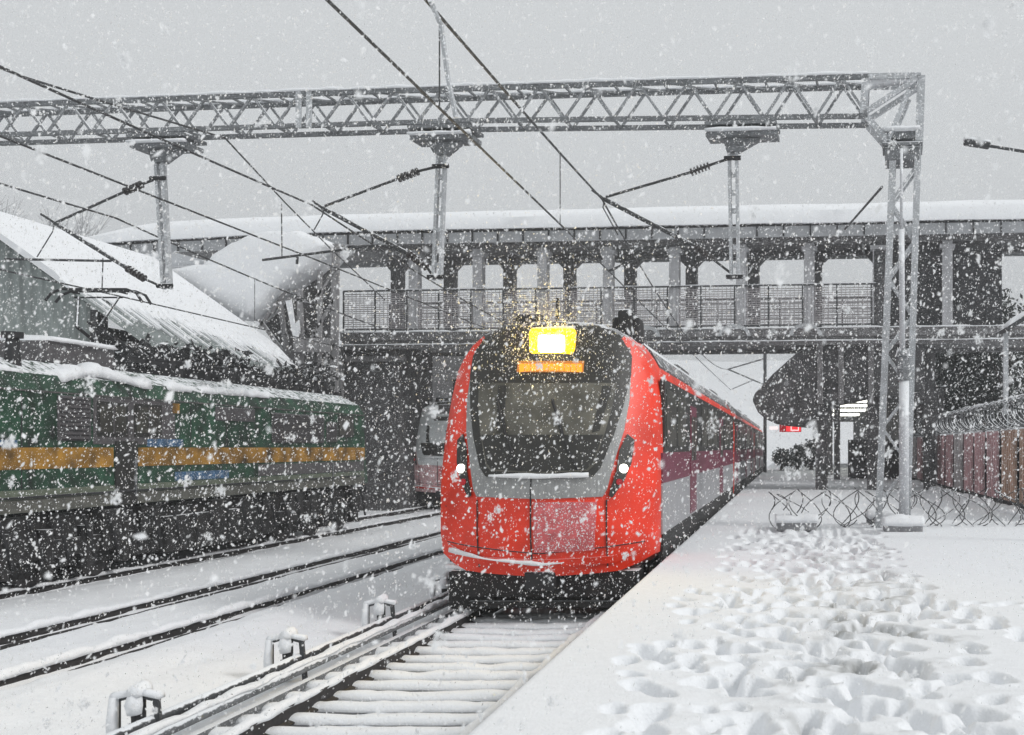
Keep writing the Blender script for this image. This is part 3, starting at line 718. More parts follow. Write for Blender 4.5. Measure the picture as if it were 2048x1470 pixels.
def insul(mb_s, mb_d, p, q, n=6):
    p = Vector(p); q = Vector(q); d = (q-p)
    mb_d.tube([p, q], .03, 6)
    for k in range(n):
        c = p + d*((k+.5)/n); mb_d.disc(c, d, .085, d.length/n*.45, 12)
def drop_post(xt, yb_, xb, bc, bw, seed, cant, bot):
    top = G(xt, 290); bt = G(xb, yb_); zt = zb(top.x)-.1
    a = MB()
    for o in (-.075, .075): a.bar((top.x+o, 0, zt-.5), (bt.x+o, 0, bt.z), .06, .12, (0, 1, 0))
    for k in range(7): 
        z = bt.z+.3+k*(zt-bt.z-.9)/6; xx = bt.x+(top.x-bt.x)*(z-bt.z)/(zt-bt.z); a.box(xx-.04, xx+.04, -.03, .03, z-.05, z+.05)
    ps = a.build('drop_post', POST, gan, local=True)
    bx_ = G(bc, 275).x; hw = bw/2*22.9/F
    a = MB(); a.box(bx_-hw, bx_+hw, -.42, .42, zt-.05, zt+.02); a.box(bx_-hw*.85, bx_+hw*.85, -.2, .2, zt-.15, zt-.06); a.box(bx_-hw, bx_+hw, -.3, .3, zt-.25, zt-.16)
    a.prism([(bx_-hw*.55, zt-.26), (bx_+hw*.55, zt-.26), (top.x+.12, zt-.52), (top.x-.12, zt-.52)], -.12, .12); a.build('mounting_bracket', STEEL, ps, local=True)
    snow_ridge([(bx_-hw, -.35, zt-.16), (bx_+hw, -.35, zt-.16)], .2, .06, seed).build('snow_cap', SNOWC, ps, smooth=True, local=True)
    a = MB()
    for zz in (bt.z+.06,): a.tube([(bt.x-.17, -.08, zz), (bt.x+.17, -.08, zz)], .05, 8)
    zz = G(xt, bot[0][1]).z; a.tube([(top.x-.17, -.08, zz), (top.x+.17, -.08, zz)], .05, 8); a.build('clamp', BLACK, ps, local=True)
    cn = MB(); isl = []
    for line in cant:
        for (p, q, kind) in line:
            p3 = G(*p); q3 = G(*q)
            if kind == 'i':
                b_ = MB(); insul(b_, b_, p3, q3); isl.append(b_)
            elif kind == 't': cn.tube([p3, q3], .045, 8)
            elif kind == 's': cn.tube([p3, q3], .028, 6)
            else: cn.tube([p3, q3], .013, 5)
    c = cn.build('cantilever', WIRE, gan, local=True)
    for b_ in isl: b_.build('insulator', PORC, c, local=True)
drop_post(320, 578, 334, 334, 126, 1.2, [
    [((312, 358), (285, 368), 's'), ((285, 368), (248, 384), 'i'), ((248, 384), (110, 446), 's')],
    [((325, 574), (290, 558), 's'), ((290, 558), (254, 536), 'i'), ((254, 536), (110, 446), 't'), ((110, 446), (82, 428), 's')],
    [((108, 448), (106, 462), 'w'), ((106, 462), (74, 514), 'w'), ((10, 518), (222, 522), 's'), ((206, 516), (204, 580), 'w')]], [(0, 358)])
drop_post(884, 560, 874, 892, 130, 2.3, [
    [((872, 334), (838, 342), 's'), ((838, 342), (795, 358), 'i'), ((795, 358), (650, 412), 's')],
    [((866, 552), (855, 536), 's'), ((855, 536), (815, 506), 'i'), ((815, 506), (645, 416), 't'), ((645, 416), (625, 402), 's')],
    [((648, 418), (645, 430), 'w'), ((645, 430), (628, 460), 'w'), ((525, 520), (760, 490), 's'), ((760, 490), (815, 506), 's'), ((595, 512), (594, 528), 's'), ((563, 405), (564, 512), 'w')]], [(0, 334)])
drop_post(1466, 560, 1470, 1486, 142, 3.4, [
    [((1456, 318), (1420, 330), 's'), ((1420, 330), (1380, 345), 'i'), ((1380, 345), (1212, 394), 's')],
    [((1460, 545), (1425, 518), 's'), ((1425, 518), (1388, 492), 'i'), ((1388, 492), (1208, 398), 't'), ((1208, 398), (1184, 380), 's')],
    [((1208, 402), (1206, 415), 'w'), ((1206, 415), (1236, 470), 'w'), ((1218, 542), (1296, 508), 's'), ((1296, 508), (1296, 500), 's'), ((1240, 500), (1388, 488), 's')]], [(0, 318)])
MB().tube([(GP[0]-.6, 22.7, 7.0), P(1700, 447, 31)], .03, 6)
st_ = MB().tube([P(1764, 374, 22.9), P(1700, 447, 29), P(1690, 458, 30)], .028, 6)
tag(st_.build('stay_wire', WIRE), 'slanting stay wire running back from the right portal mast', 'wire')

# ------------------------------------------------------------------ overhead wires
def para(x, pts, n=24):
    out = []
    for (ya, za), (yb, zb), sg in pts:
        for k in range(n+1): t_ = k/n; out.append(Vector((x, ya+(yb-ya)*t_, za+(zb-za)*t_-4*sg*t_*(1-t_))))
    return out
def interp(line, y):
    for p, q in zip(line[:-1], line[1:]):
        if p.y <= y <= q.y and q.y > p.y: return p.z+(q.z-p.z)*(y-p.y)/(q.y-p.y)
    return line[-1].z
wires = [(-3.80, 22.72, 5.30, 6.62, .5, 'nearest track beside the platform', [12.2, 18.6, 31, 38]), (-10.15, 23.9, 5.62, 6.75, .42, 'middle track', [14.3, 29, 36]), (-14.75, 24.6, 4.93, 6.62, .35, 'far track over the green locomotive', [19, 31, 38])]
for x, yg, zc, zm, sg, nm, dr in wires:
    cw = MB().tube(para(x, [((-26, zc), (yg, zc), .03), ((yg, zc), (72, zc), .05)]), .016, 6).build('contact_wire', WIRE)
    tag(cw, 'straight lower contact wire above the '+nm, 'overhead wire', 'contact wires')
    ml = para(x, [((-26, zm), (yg, zm), sg), ((yg, zm), (72, zm), 1.0 if x > -5 else .8)])
    cat = thing('catenary_wire', 'sagging upper catenary wire with droppers above the '+nm, 'overhead wire', (x, yg, zm), group='catenary wires')
    MB().tube(ml, .02, 6).build('wire', WIRE, cat)
    for y in dr: MB().tube([(x, y, interp(ml, y)), (x, y, zc)], .009, 5).build('dropper', WIRE, cat)
f = MB().tube([P(-60, 112, 15), P(50, 155, 17), P(245, 215, 20), P(450, 276, 24), P(570, 405, 30), P(662, 498, 36), P(770, 600, 44)], .02, 6)
f = f.build('feeder_wire', WIRE); tag(f, 'crossing feeder wire that bends at a clamp left of the middle drop post', 'overhead wire')
f = MB().tube([P(860, 0, 11.5), P(882, 50, 11.8), P(895, 150, 11.9), P(912, 235, 12.0)], .028, 6)
tag(f.build('jumper_wire', POST), 'frosted jumper cable hanging between the two wires at top centre', 'overhead wire')
f = MB()
f.tube([P(1700, 800, 27), P(1830, 740, 27)], .012, 5); f.tube([P(1830, 700, 30), P(1950, 770, 30)], .012, 5)
# distant line mast under the bridge
t = thing('catenary_mast', 'thin distant overhead line mast seen under the footbridge', 'mast', (-1.6, 72, 0))
MB().tube([(-1.6, 72, -.1), (-1.6, 72, 8.2)], .11, 8).build('mast', STEELD, t)
MB().tube([(-1.6, 72, 7.3), (-4.0, 72, 6.6)], .05, 6).tube([(-1.6, 72, 5.6), (-4.0, 72, 6.62)], .05, 6).tube([(-2.4, 72, 5.9), (-3.8, 72, 5.3)], .03, 6).build('cantilever', STEELD, t)

# ------------------------------------------------------------------ footbridge
BR, BP = -.1, (.65, 42.0, 0)
def B(px, py, ly=0.):
    t = (px-VX)/F; Y = (BP[1]+BP[0]*TG)/(1+t*TG)
    return Vector(((t*Y-BP[0])/math.cos(BR), ly, EYE+(VY-py)*Y/F))
bri = thing('footbridge', 'long covered footbridge with thick snow on its roof crossing all tracks', 'footbridge', BP, BR)
BX0, BX1 = -29.5, 14.0
DZ, DT = 5.45, 6.05              # deck bottom, deck top
a = MB(); a.box(-18.2, BX1, 0, 3.9, DZ+.12, DT-.1); a.box(-18.2, BX1, -.12, -.003, DZ+.3, DT); a.box(-18.2, BX1, -.04, .3, DZ-.02, DZ+.11)
a.box(-18.2, BX1, 3.6, 3.9, DZ-.02, DZ+.11)
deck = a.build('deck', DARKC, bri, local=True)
snow_ridge([(-18.2, -.08, DT), (BX1, -.08, DT)], .26, .05, 9.1, step=.3, jag=.6).build('snow_cap', SNOWC, deck, smooth=True, local=True)
snow_ridge([(-18.2, -.1, DZ+.12), (BX1, -.1, DZ+.12)], .2, .035, 4.1, step=.3, jag=.6).build('snow_cap', SNOWC, deck, smooth=True, local=True)
RB = 9.30                         # underside of roof beams
def roof_pt(x):
    t = max(0, (-x-16)/13.5); return -.35*t*t
a = MB(); K = 44
vs = []; fs = []
prof = [(-.78, 9.85), (-.74, 10.3), (-.3, 10.62), (.8, 10.85), (2.4, 10.98), (3.8, 10.7), (4.6, 10.2), (4.7, 9.85)]
for i in range(K+1):
    x = BX0+(BX1-BX0)*i/K; e = min(1, max(.03, (x-BX0)/3.5))**.5
    for j, (y, z) in enumerate(prof):
        zz = z+roof_pt(x)+.05*n1(x*.7, j*.9)-((z-9.85)*(1-e))
        vs.append((x, y+.06*n1(x*1.3, j*1.7+4), zz))
n = len(prof)
for i in range(K):
    for j in range(n-1): fs.append((i*n+j, i*n+j+1, (i+1)*n+j+1, (i+1)*n+j))
    fs.append((i*n, (i+1)*n, (i+1)*n+n-1, i*n+n-1))
fs.append(tuple(range(n))); fs.append(tuple(range(K*n, K*n+n)))
a.add(vs, fs); rsn = a.build('roof_snow', SNOW, bri, smooth=True, local=True)
md = rsn.modifiers.new('split', 'EDGE_SPLIT'); md.split_angle = R(50)
a = MB(); fr = MB()
for i in range(K):
    x0_ = BX0+(BX1-BX0)*i/K; x1_ = BX0+(BX1-BX0)*(i+1)/K
    z0, z1 = roof_pt(x0_), roof_pt(x1_)
    a.bar((x0_, -.55, 9.57+z0), (x1_, -.55, 9.57+z1), .06, .40); a.bar((x0_, 4.5, 9.57+z0), (x1_, 4.5, 9.57+z1), .06, .40)
    fr.bar((x0_, -.52, 9.81+z0), (x1_, -.52, 9.81+z1), .1, .08)
    fr.bar((x0_, -.615, 9.40+z0), (x0_, -.615, 9.76+z0), .05, .05, (0, 1, 0))
for x in (BX0+.1, -12, 2, BX1-.1): a.bar((x, -.53, 9.42+roof_pt(x)), (x, 4.48, 9.42+roof_pt(x)), .06)
fas = a.build('fascia', FASC, bri, local=True)
rd = random.Random(2)
x = BX0
while x < BX1:                    # ragged dark lip along the gutter
    hgt = .05+.13*rd.random()**2; wd = .06+.2*rd.random(); fr.box(x, x+wd, -.66, -.58, 9.82+roof_pt(x), 9.84+hgt+roof_pt(x)); x += wd+.25*rd.random()
fr.build('gutter', BLACK, fas, local=True)
a = MB(); a.box(-26, BX1, -.45, 4.4, 9.56, 9.7); a.box(-18, BX1, 3.5, 3.8, 9.36, 9.559); a.box(-18, BX1, .08, .35, 9.24, 9.559)
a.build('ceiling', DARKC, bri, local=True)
colx = [-15.3+2.56*k for k in range(9)]
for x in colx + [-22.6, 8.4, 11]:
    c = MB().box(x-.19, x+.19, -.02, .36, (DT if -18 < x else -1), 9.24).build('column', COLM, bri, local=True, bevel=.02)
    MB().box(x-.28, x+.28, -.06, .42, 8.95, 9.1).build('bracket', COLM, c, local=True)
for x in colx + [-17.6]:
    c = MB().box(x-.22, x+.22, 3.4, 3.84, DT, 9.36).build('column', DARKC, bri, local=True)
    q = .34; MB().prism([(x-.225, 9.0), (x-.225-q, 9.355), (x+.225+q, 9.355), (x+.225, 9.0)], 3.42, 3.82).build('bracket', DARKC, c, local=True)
RE = B(1752, 600).x
for ly in (-.05, 3.9):
    a = MB(); xx = -18.1
    a.bar((-18.1, ly, DT+1.62), (RE, ly, DT+1.62), .06); a.bar((-18.1, ly, DT+.12), (RE, ly, DT+.12), .05)
    while xx < RE: a.bar((xx, ly, DT), (xx, ly, DT+1.62), .05); xx += 1.28
    rl = a.build('railing', STEELD, bri, local=True)
    a = MB(); xx = -18.1
    while xx < RE: a.box(xx, xx+.022, ly+.03, ly+.04, DT+.15, DT+1.58); xx += .16 if ly < 1 else .2
    for k in range(17 if ly < 1 else 11): z = DT+.15+k*(.083 if ly < 1 else .13)+.01*n1(k*2.3, 1); a.box(-18.1, RE, ly+.042, ly+.05, z, z+.036)
    a.build('mesh', MESHG, rl, local=True)
    snow_ridge([(-18.1, ly, DT+1.65), (RE, ly, DT+1.65)], .07, .02, 2.2+ly, step=.3, jag=.8).build('snow_cap', SNOWC, rl, local=True)
for px in (1290, 1470, 1612):
    x = B(px, 650).x; a = MB(); pts = [(x+.62*math.cos(R(180-20*k)), DT-.28+.45*math.sin(R(20*k))) for k in range(10)]
    pts = pts + [(p[0]*.0+x+(p[0]-x)*.78, (p[1]-(DT-.28))*.72+DT-.28) for p in reversed(pts)]
    a.prism(pts, -.22, -.13); a.build('arched_bracket', POST, bri, local=True)
# stair tower (right end) with dark mesh cladding
xa, xb_ = B(1748, 600).x, B(2004, 600).x
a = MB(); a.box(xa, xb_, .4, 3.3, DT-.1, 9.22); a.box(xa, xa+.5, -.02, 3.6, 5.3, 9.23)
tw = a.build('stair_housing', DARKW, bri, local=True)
a = MB()
for k in range(22):
    z = DT+.1+k*.13; a.bar((xa+.5, .36, z), (xb_, .36, z), .03)
for k in range(9): x = xa+.5+(xb_-xa-.5)*k/8; a.bar((x, .34, DT), (x, .34, 9), .05)
a.build('cladding_bars', STEELD, tw, local=True)
# dark stair soffit hull to the right of the tracks
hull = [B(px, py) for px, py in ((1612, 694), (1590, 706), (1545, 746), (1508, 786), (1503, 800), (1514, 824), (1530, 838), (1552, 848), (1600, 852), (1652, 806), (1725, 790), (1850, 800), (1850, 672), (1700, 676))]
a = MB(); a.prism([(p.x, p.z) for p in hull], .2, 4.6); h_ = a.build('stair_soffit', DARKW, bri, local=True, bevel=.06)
a = MB()
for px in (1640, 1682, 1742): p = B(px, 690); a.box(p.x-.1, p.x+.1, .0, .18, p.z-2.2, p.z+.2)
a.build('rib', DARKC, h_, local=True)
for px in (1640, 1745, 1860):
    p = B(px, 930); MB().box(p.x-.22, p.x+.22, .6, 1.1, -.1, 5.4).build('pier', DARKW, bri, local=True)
# abutment wall on the left
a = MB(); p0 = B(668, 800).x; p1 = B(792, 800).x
t = thing('retaining_wall', 'dark wall under the left part of footbridge', 'wall', BP, BR)
a.box(p0, p1, .3, 3.4, -1.1, DZ+.1); a.build('wall', DARKW, t, local=True)  # plain mottled dark wall colour
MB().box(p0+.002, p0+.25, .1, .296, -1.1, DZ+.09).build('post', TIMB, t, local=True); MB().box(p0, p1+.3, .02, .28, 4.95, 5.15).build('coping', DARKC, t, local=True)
t = thing('underpass_backdrop', 'dark building added for underpass gloom far behind footbridge, left of red train', 'backdrop', (-22, 86, -1))  # dark block added to give the gloom of the underpass
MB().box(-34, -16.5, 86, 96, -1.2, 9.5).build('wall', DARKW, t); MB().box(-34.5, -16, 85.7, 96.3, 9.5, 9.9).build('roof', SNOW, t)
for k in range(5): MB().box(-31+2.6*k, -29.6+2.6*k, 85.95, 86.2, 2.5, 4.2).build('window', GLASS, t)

# stair roof blob and timber gable at the left bridge end
t = thing('stair_shelter', 'timber framed stair shelter under a humped snow roof at left bridge end', 'shelter', (-18, 41, -1))
pf = [P(*q, 41) for q in ((300, 575), (345, 548), (425, 536), (462, 508), (500, 486), (540, 473), (580, 468), (625, 472), (662, 484), (676, 497), (655, 520), (628, 548), (592, 572), (578, 588), (545, 616), (520, 640), (480, 640), (400, 620))]
_d = []
for p, q in zip(pf, pf[1:]+pf[:1]):
    for k in range(5): c = p.lerp(q, k/5); _d.append(c + Vector((.10*n1(c.x*2.3, c.z*2), 0, .13*n1(c.x*2.9, 7+c.z)+.06*n1(c.x*9, 3))))
pf = _d
vs = []; fs = []; N = len(pf); cx = sum(p.x for p in pf)/N; cz = sum(p.z for p in pf)/N
lay = [(-1.1, .5), (-1.05, .88), (-.92, .96), (-.6, 1.0), (.9, 1.0), (1.3, .95), (1.5, .8)]
for dy, q in lay: vs += [(cx+(p.x-cx)*q, p.y+dy, cz+(p.z-cz)*q) for p in pf]
for i in range(len(lay)-1):
    for j in range(N): fs.append((i*N+j, i*N+(j+1) % N, (i+1)*N+(j+1) % N, (i+1)*N+j))
fs.append(tuple(range(N))[::-1]); fs.append(tuple(range((len(lay)-1)*N, len(lay)*N)))
MB().add(vs, fs).build('roof_snow', SNOWC, t, smooth=True)
a = MB(); a.prism([(P(*q, 41.6).x, P(*q, 41.6).z) for q in ((520, 628), (585, 575), (640, 535), (668, 505), (668, 1000), (600, 1000), (575, 720))], 41.55, 41.9); a.build('back_wall', DARKW, t)
a = MB()
for (p, q, w_) in (((672, 488), (668, 800), .26), ((640, 540), (640, 740), .15), ((600, 580), (602, 735), .2), ((560, 600), (575, 720), .16), ((575, 597), (628, 605), .09), ((628, 605), (672, 540), .08), ((585, 560), (545, 625), .12),
                   ((610, 700), (668, 600), .09), ((625, 660), (668, 720), .08), ((668, 690), (625, 760), .1), ((590, 700), (670, 690), .1), ((520, 640), (585, 730), .12), ((540, 625), (520, 655), .1)):
    a.bar(P(*p, 40.7), P(*q, 40.7), w_, .12, (0, 1, 0))
a.build('timber_frame', TIMB, t)
a = MB(); a.bar(P(588, 690, 40.4), P(660, 690, 40.4), .5, .1, (0, 1, 0)); a.prism([(P(*q, 40.9).x, P(*q, 40.9).z) for q in ((575, 700), (665, 695), (665, 760), (640, 790), (600, 760))], 40.85, 40.95); a.build('panel', TIMB, t)
MB().prism([(P(*q, 40.5).x, P(*q, 40.5).z) for q in ((572, 602), (583, 600), (590, 650), (598, 640), (600, 660), (592, 690), (585, 665))], 40.45, 40.55).build('snow', SNOWC, t)

# ------------------------------------------------------------------ shed with snowy roof
shed = thing('corrugated_shed', 'grey green corrugated shed with steep snow covered roof behind the locomotive', 'shed', (-22, 34, -1))
SY0, SY1 = 30.0, 39.6; EX, EZ, RX, RZ = -17.1, 4.27, -22.4, 8.1
sl = (RZ-EZ)/(EX-RX)
wl = MB(); x = -31.0; vs = []
wx = P(186, 600, 30.3).x
xs_ = np.arange(-31, wx, .06)
for x in xs_:
    zt_ = min(RZ, EZ+(EX-x)*sl) - .12
    if x < RX: zt_ = max(2, RZ-(RX-x)*sl)-.12
    yy_ = 30.3 + .035*math.sin(x*2*math.pi/.30)
    vs.append((x, yy_, -1.1)); vs.append((x, yy_, zt_))
k = len(xs_); wl.add(vs, [(2*i, 2*i+2, 2*i+3, 2*i+1) for i in range(k-1)])
wl.box(-31, wx, 30.4, 30.6, -1.1, 4.2)
wl.build('gable_wall', CORR, shed)
MB().box(wx-.01, wx+.16, 30.2, 30.7, -1.1, 5.3).build('corner_post', DARKW, shed)
MB().box(wx-.1, wx+.02, 30.7, SY1-.3, -1.1, 4.9).build('side_wall', DARKW, shed)
a = MB(); vs = []
nr = 160
for i in range(nr+1):              # ribbed roof sheet
    y = SY0+(SY1-SY0)*i/nr; dz = .03*math.sin(i*2*math.pi/3.2)
    vs += [(EX, y, EZ+dz), (RX, y, RZ+dz), (RX-8, y, RZ-8*sl+dz)]
a.add(vs, [f_ for i in range(nr) for f_ in ((3*i, 3*i+3, 3*i+4, 3*i+1), (3*i+1, 3*i+4, 3*i+5, 3*i+2))])
a.bar((EX, SY0, EZ-.05), (EX, SY1, EZ-.05), .06, .14); a.build('roof_sheet', CORRD, shed)
a = MB(); vs = []; rd = random.Random(9)
for i in range(nr+1):              # snow slab with a slipped, jagged lower edge
    y = SY0-.1+(SY1-SY0+.1)*i/nr; tt = i/nr
    e = 2.0*(1-tt)+.35*tt + .30*rd.random()**2 + .25*n1(i*.15, 3); x = EX-e
    def zz(x): return EZ+(EX-x)*sl
    vs += [(x, y, zz(x)+.04), (x-.08, y, zz(x)+.16), (x-.5, y, zz(x-.5)+.24+.04*n1(i*.1, 1)), (RX, y, RZ+.2), (RX-8, y, RZ-8*sl+.24), (RX-8, y, RZ-8*sl+.03), (RX, y, RZ+.035), (x-.5, y, zz(x-.5)+.035)]
k = 8; fs = [(i*k+j, i*k+(j+1) % k, (i+1)*k+(j+1) % k, (i+1)*k+j) for i in range(nr) for j in range(k)] + [tuple(range(k)), tuple(range(nr*k, nr*k+k))]
a.add(vs, fs); a.build('roof_snow', SNOWC, shed)
a = MB(); rd = random.Random(4)
for i in range(60):                # slid streaks of snow between the ribs
    y = SY0+.3+(SY1-SY0-.6)*rd.random(); tt = (y-SY0)/(SY1-SY0); e = 2.0*(1-tt)+.35*tt+.1; l_ = min(e-.1, .25+.9*rd.random())
    p = Vector((EX-e, y, EZ+e*sl+.05)); q = Vector((EX-e+l_, y, EZ+(e-l_)*sl+.04)); a.bar(p, q, .06+.06*rd.random(), .06)
a.build('snow_streaks', SNOWC, shed)

# ------------------------------------------------------------------ foliage
def clump(name, label, cat, c, rad, n, leaf, m, group=None, trunk=None, seed=0, parent_only=None):
    rg = np.random.default_rng(seed+50)
    t = thing(name, label, cat, (c[0], c[1], trunk if trunk is not None else c[2]-rad[2]), group=group)
    nb_ = 26; cen = rg.normal(size=(nb_, 3)); cen /= np.linalg.norm(cen, axis=1)[:, None]; cen *= (rg.random(nb_)**.45)[:, None]
    idx = rg.integers(0, nb_, n); p = cen[idx] + rg.normal(size=(n, 3))*.2
    p = p*np.array(rad) + np.array(c)
    u = rg.normal(size=(n, 3)); u /= np.linalg.norm(u, axis=1)[:, None]; v = rg.normal(size=(n, 3)); v -= u*(u*v).sum(1)[:, None]; v /= np.linalg.norm(v, axis=1)[:, None]
    sz = leaf*(.5+rg.random(n))[:, None]
    V = np.stack([p-u*sz, p-v*sz*.45, p+u*sz, p+v*sz*.45], 1).reshape(-1, 3) - np.array(ORG[t.name])
    o = np_mesh('crown', V, np.arange(4*n).reshape(-1, 4), m, parent=t, smooth=False)
    if trunk is not None:
        a = MB(); b0_ = Vector((c[0], c[1], trunk)); tp_ = Vector((c[0]+.2, c[1], c[2]+rad[2]*.5)); a.tube([b0_, b0_.lerp(tp_, .5)+Vector((.1, 0, 0)), tp_], [.2, .14, .05], 8)
        for k in range(9): e = Vector(cen[k]*np.array(rad)*.8+np.array(c)); a.tube([b0_.lerp(tp_, .35+.06*k), e], [.06, .02], 5)
        a.build('trunk', BARK, t)
    return t
bl = ['low dark shrub at the far left below the corrugated wall', 'dark shrub behind the locomotive roof under the pantograph', 'dark shrub beneath the slipped snow edge of shed roof', 'dark shrub at the foot of the timber stair shelter', 'dark shrub between shed and pantograph base']
for k, (px, py, Y, rx, rz) in enumerate(((60, 742, 29, 1.9, .65), (250, 750, 29.3, 1.5, .75), (420, 778, 29.6, 1.7, .8), (560, 782, 35, 1.7, .7), (330, 752, 29.6, 1.4, .85))):
    c = P(px, py, Y); clump('shrub', bl[k], 'shrub', (c.x, c.y, c.z), (rx, 1.0, rz), 2600, .11, LEAFB, 'dark shrubs behind the locomotive', -1.0, seed=k)
tl = ['dark evergreen tree behind the red fence at the right edge', 'dark evergreen tree just right of the portal mast', 'dark evergreen tree beside the stair housing above the fence', 'low dark evergreen filling in behind the coiled wire']
for k, (px, py, Y, rx, rz) in enumerate(((2010, 740, 50, 2.2, 2.6), (1925, 750, 51, 1.7, 2.4), (1960, 700, 54, 2.3, 2.7), (1880, 790, 56, 1.5, 2.6))):
    c = P(px, py, Y); clump('evergreen_tree', tl[k], 'tree', (c.x, c.y, c.z), (rx, 1.3, rz), 4200, .13, LEAFD, 'evergreens behind the fence', -.1, seed=20+k)
t = thing('bare_tree', 'pale leafless tree far away at the left edge above the shed roof', 'tree', (-47, 66, -1))
a = MB(); rd = random.Random(12)
def branch(p, d, l, r, dep):
    q = p+d*l; a.tube([p, p.lerp(q, .5)+Vector((rd.uniform(-.05, .05), 0, 0))*l, q], [r, r*.85, r*.65], 5, cap=False)
    if dep == 0: return
    for k in range(3 if dep > 2 else 4):
        nd = (d+Vector((rd.uniform(-.6, .6), rd.uniform(-.6, .6), rd.uniform(-.1, .4)))).normalized(); branch(p.lerp(q, rd.uniform(.6, 1)), nd, l*rd.uniform(.6, .8), r*.55, dep-1)
branch(Vector((-46.0, 66, -1)), Vector((0, 0, 1)), 7.5, .3, 5); a.build('branches', BARKF, t)

# ------------------------------------------------------------------ right hand side: fence, coils, blocks, canopy, lamp, shelter
fx = 5.75
fence = thing('panel_fence', 'reddish panel fence with coiled wire on top along the platform back', 'fence', (fx, 26, 0))
y = 24.2; k = 0; rd = random.Random(8)
while y < 56:
    ln = 1.5+.3*rd.random(); m = (PANG, PANB, PANB, PANR, PANG, PANR)[min(k, 5)] if k < 4 else (PANR if k % 3 else PANG)  # lens tint is put into the colour of the pinker far panels
    a = MB(); a.box(fx-.03, fx+.03, y, y+ln, .2, 2.05+.06*rd.random())
    for q in range(int(ln/.28)): a.box(fx-.06, fx-.031, y+.05+.28*q, y+.17+.28*q, .22, 2.0)
    pn = a.build('panel', m, fence)
    snow_ridge([(fx, y, 2.06), (fx, y+ln, 2.06)], .12, .05, y).build('snow_cap', SNOWC, pn, smooth=True)
    MB().box(fx+.02, fx+.14, y+ln+.1, y+ln+.22, -.1, 2.5).build('post', STEELD, fence)
    y += ln+.55+.15*rd.random(); k += 1
MB().box(fx+.05, fx+.2, 24, 52, -.1, .2).build('plinth', DARKW, fence)
MB().box(fx+.20, fx+.26, 24, 52, .2, 1.9).build('back_sheet', DARKW, fence)
snow_ridge([(fx-.25, 24, -.02), (fx-.25, 52, -.02)], .5, .12, 3.9, step=.3, jag=.6).build('snow_cap', SNOWC, fence, smooth=True)
def coil(c0, c1, r, pitch, rw, tilt=0., sq=1.0):
    c0 = Vector(c0); c1 = Vector(c1); L_ = (c1-c0).length; d = (c1-c0)/L_; n_ = int(L_/pitch*22)
    sd = Vector((-d.y, d.x, 0)); up = Vector((0, 0, 1)); pts = []
    for i in range(n_+1):
        t_ = 2*math.pi*i/22; s_ = i/n_*L_; j = 1+.18*n1(i*.045, r*7)
        pts.append(c0+d*(s_+.25*pitch*math.sin(t_*2+1)) + sd*(r*j*math.cos(t_)) + up*(r*sq*j*math.sin(t_)+.06*n1(i*.02, 3)))
    return MB().tube(pts, rw, 4)
rc = coil((fx, 24, 2.5), (fx, 56, 2.45), .38, .55, .014).build('coiled_wire', RAZOR, fence)
snow_ridge([(fx, 24, 2.86), (fx, 56, 2.8)], .12, .05, 7.3, step=.25, jag=1.0).build('snow_cap', SNOWC, fence, smooth=True)
a = coil((-.45, 22.6, .36), (5.4, 23.2, .36), .40, .58, .011); b2 = coil((5.4, 23.15, .36), (-.40, 22.55, .36), .39, .66, .010); a.add(b2.v, b2.f)
b_ = coil((-.3, 22.9, .33), (5.4, 23.4, .33), .36, .9, .010); a.add(b_.v, b_.f)
tag(a.build('concertina_wire', mat('platform_wire', (.07, .07, .072), .5, .5, snow=.2)), 'coiled wire stretched across the platform in front of the right mast', 'coiled wire')
bl = [('snow covered concrete block among the wire left of the mast', 1593, 1046, 22.4, .8), ('snow mounded concrete footing block at the front foot of the mast', 1806, 1062, 21.5, .72), ('small snowy block at the rear foot of the mast', 1764, 1036, 23.6, .62)]
for i, (lb_, px, py, Y, wd) in enumerate(bl):
    t = thing('concrete_block', lb_, 'concrete block', ((px-VX)*Y/F, Y, 0), group='snowy blocks on the platform')
    x = (px-VX)*Y/F
    MB().box(x-wd/2, x+wd/2, Y-.2, Y+.3, -.05, .20).build('block', CONC, t, bevel=.03)
    snow_ridge([(x-wd/2-.03, Y+.05, .12), (x+wd/2+.03, Y+.05, .12)], .62, .17, 2.7+i, step=.06, jag=.25).build('snow_cap', SNOWC, t, smooth=True)
# canopy beyond the bridge
t = thing('platform_canopy', 'dark platform canopy with glowing ceiling tubes beyond the footbridge', 'canopy', (4, 50, 0))
a = MB(); a.box(1.9, 8.2, 52, 112, 4.15, 4.5); a.box(6.3, 6.6, 48, 112, -.1, 4.14); a.build('roof', DARKW, t)
MB().box(1.8, 8.3, 51.8, 112.2, 4.5, 4.85).build('roof_snow', SNOW, t)
for y in (56, 66, 78, 92, 108): MB().box(2.2, 2.5, y, y+.3, -.1, 4.14).build('column', DARKC, t)
for i, y in enumerate((60, 66, 74, 84)): MB().box(2.9+.0*i, 4.6+.2*i, y, y+.5+.6*i, 4.02, 4.13).build('ceiling_tube', TUBE, t)
MB().box(3.2, 3.6, 96, 96.2, 2.0, 4.0).build('glow_panel', TUBE, t)  # small glowing panel in the tube material
MB().box(3.0, 6.2, 58, 58.3, -.1, 2.0).build('kiosk', DARKW, t)
t = thing('display_sign', 'small glowing red sign hanging under the dark canopy edge', 'sign', (.1, 60, 2.5))
c = P(1582, 855, 60); MB().box(c.x-.62, c.x+.55, 60, 60.2, c.z-.24, c.z+.24).build('case', SIGND, t)
MB().box(c.x-.25, c.x+.52, 59.97, 59.995, c.z-.2, c.z+.2).build('lit_panel', SIGNR, t)
a = MB()
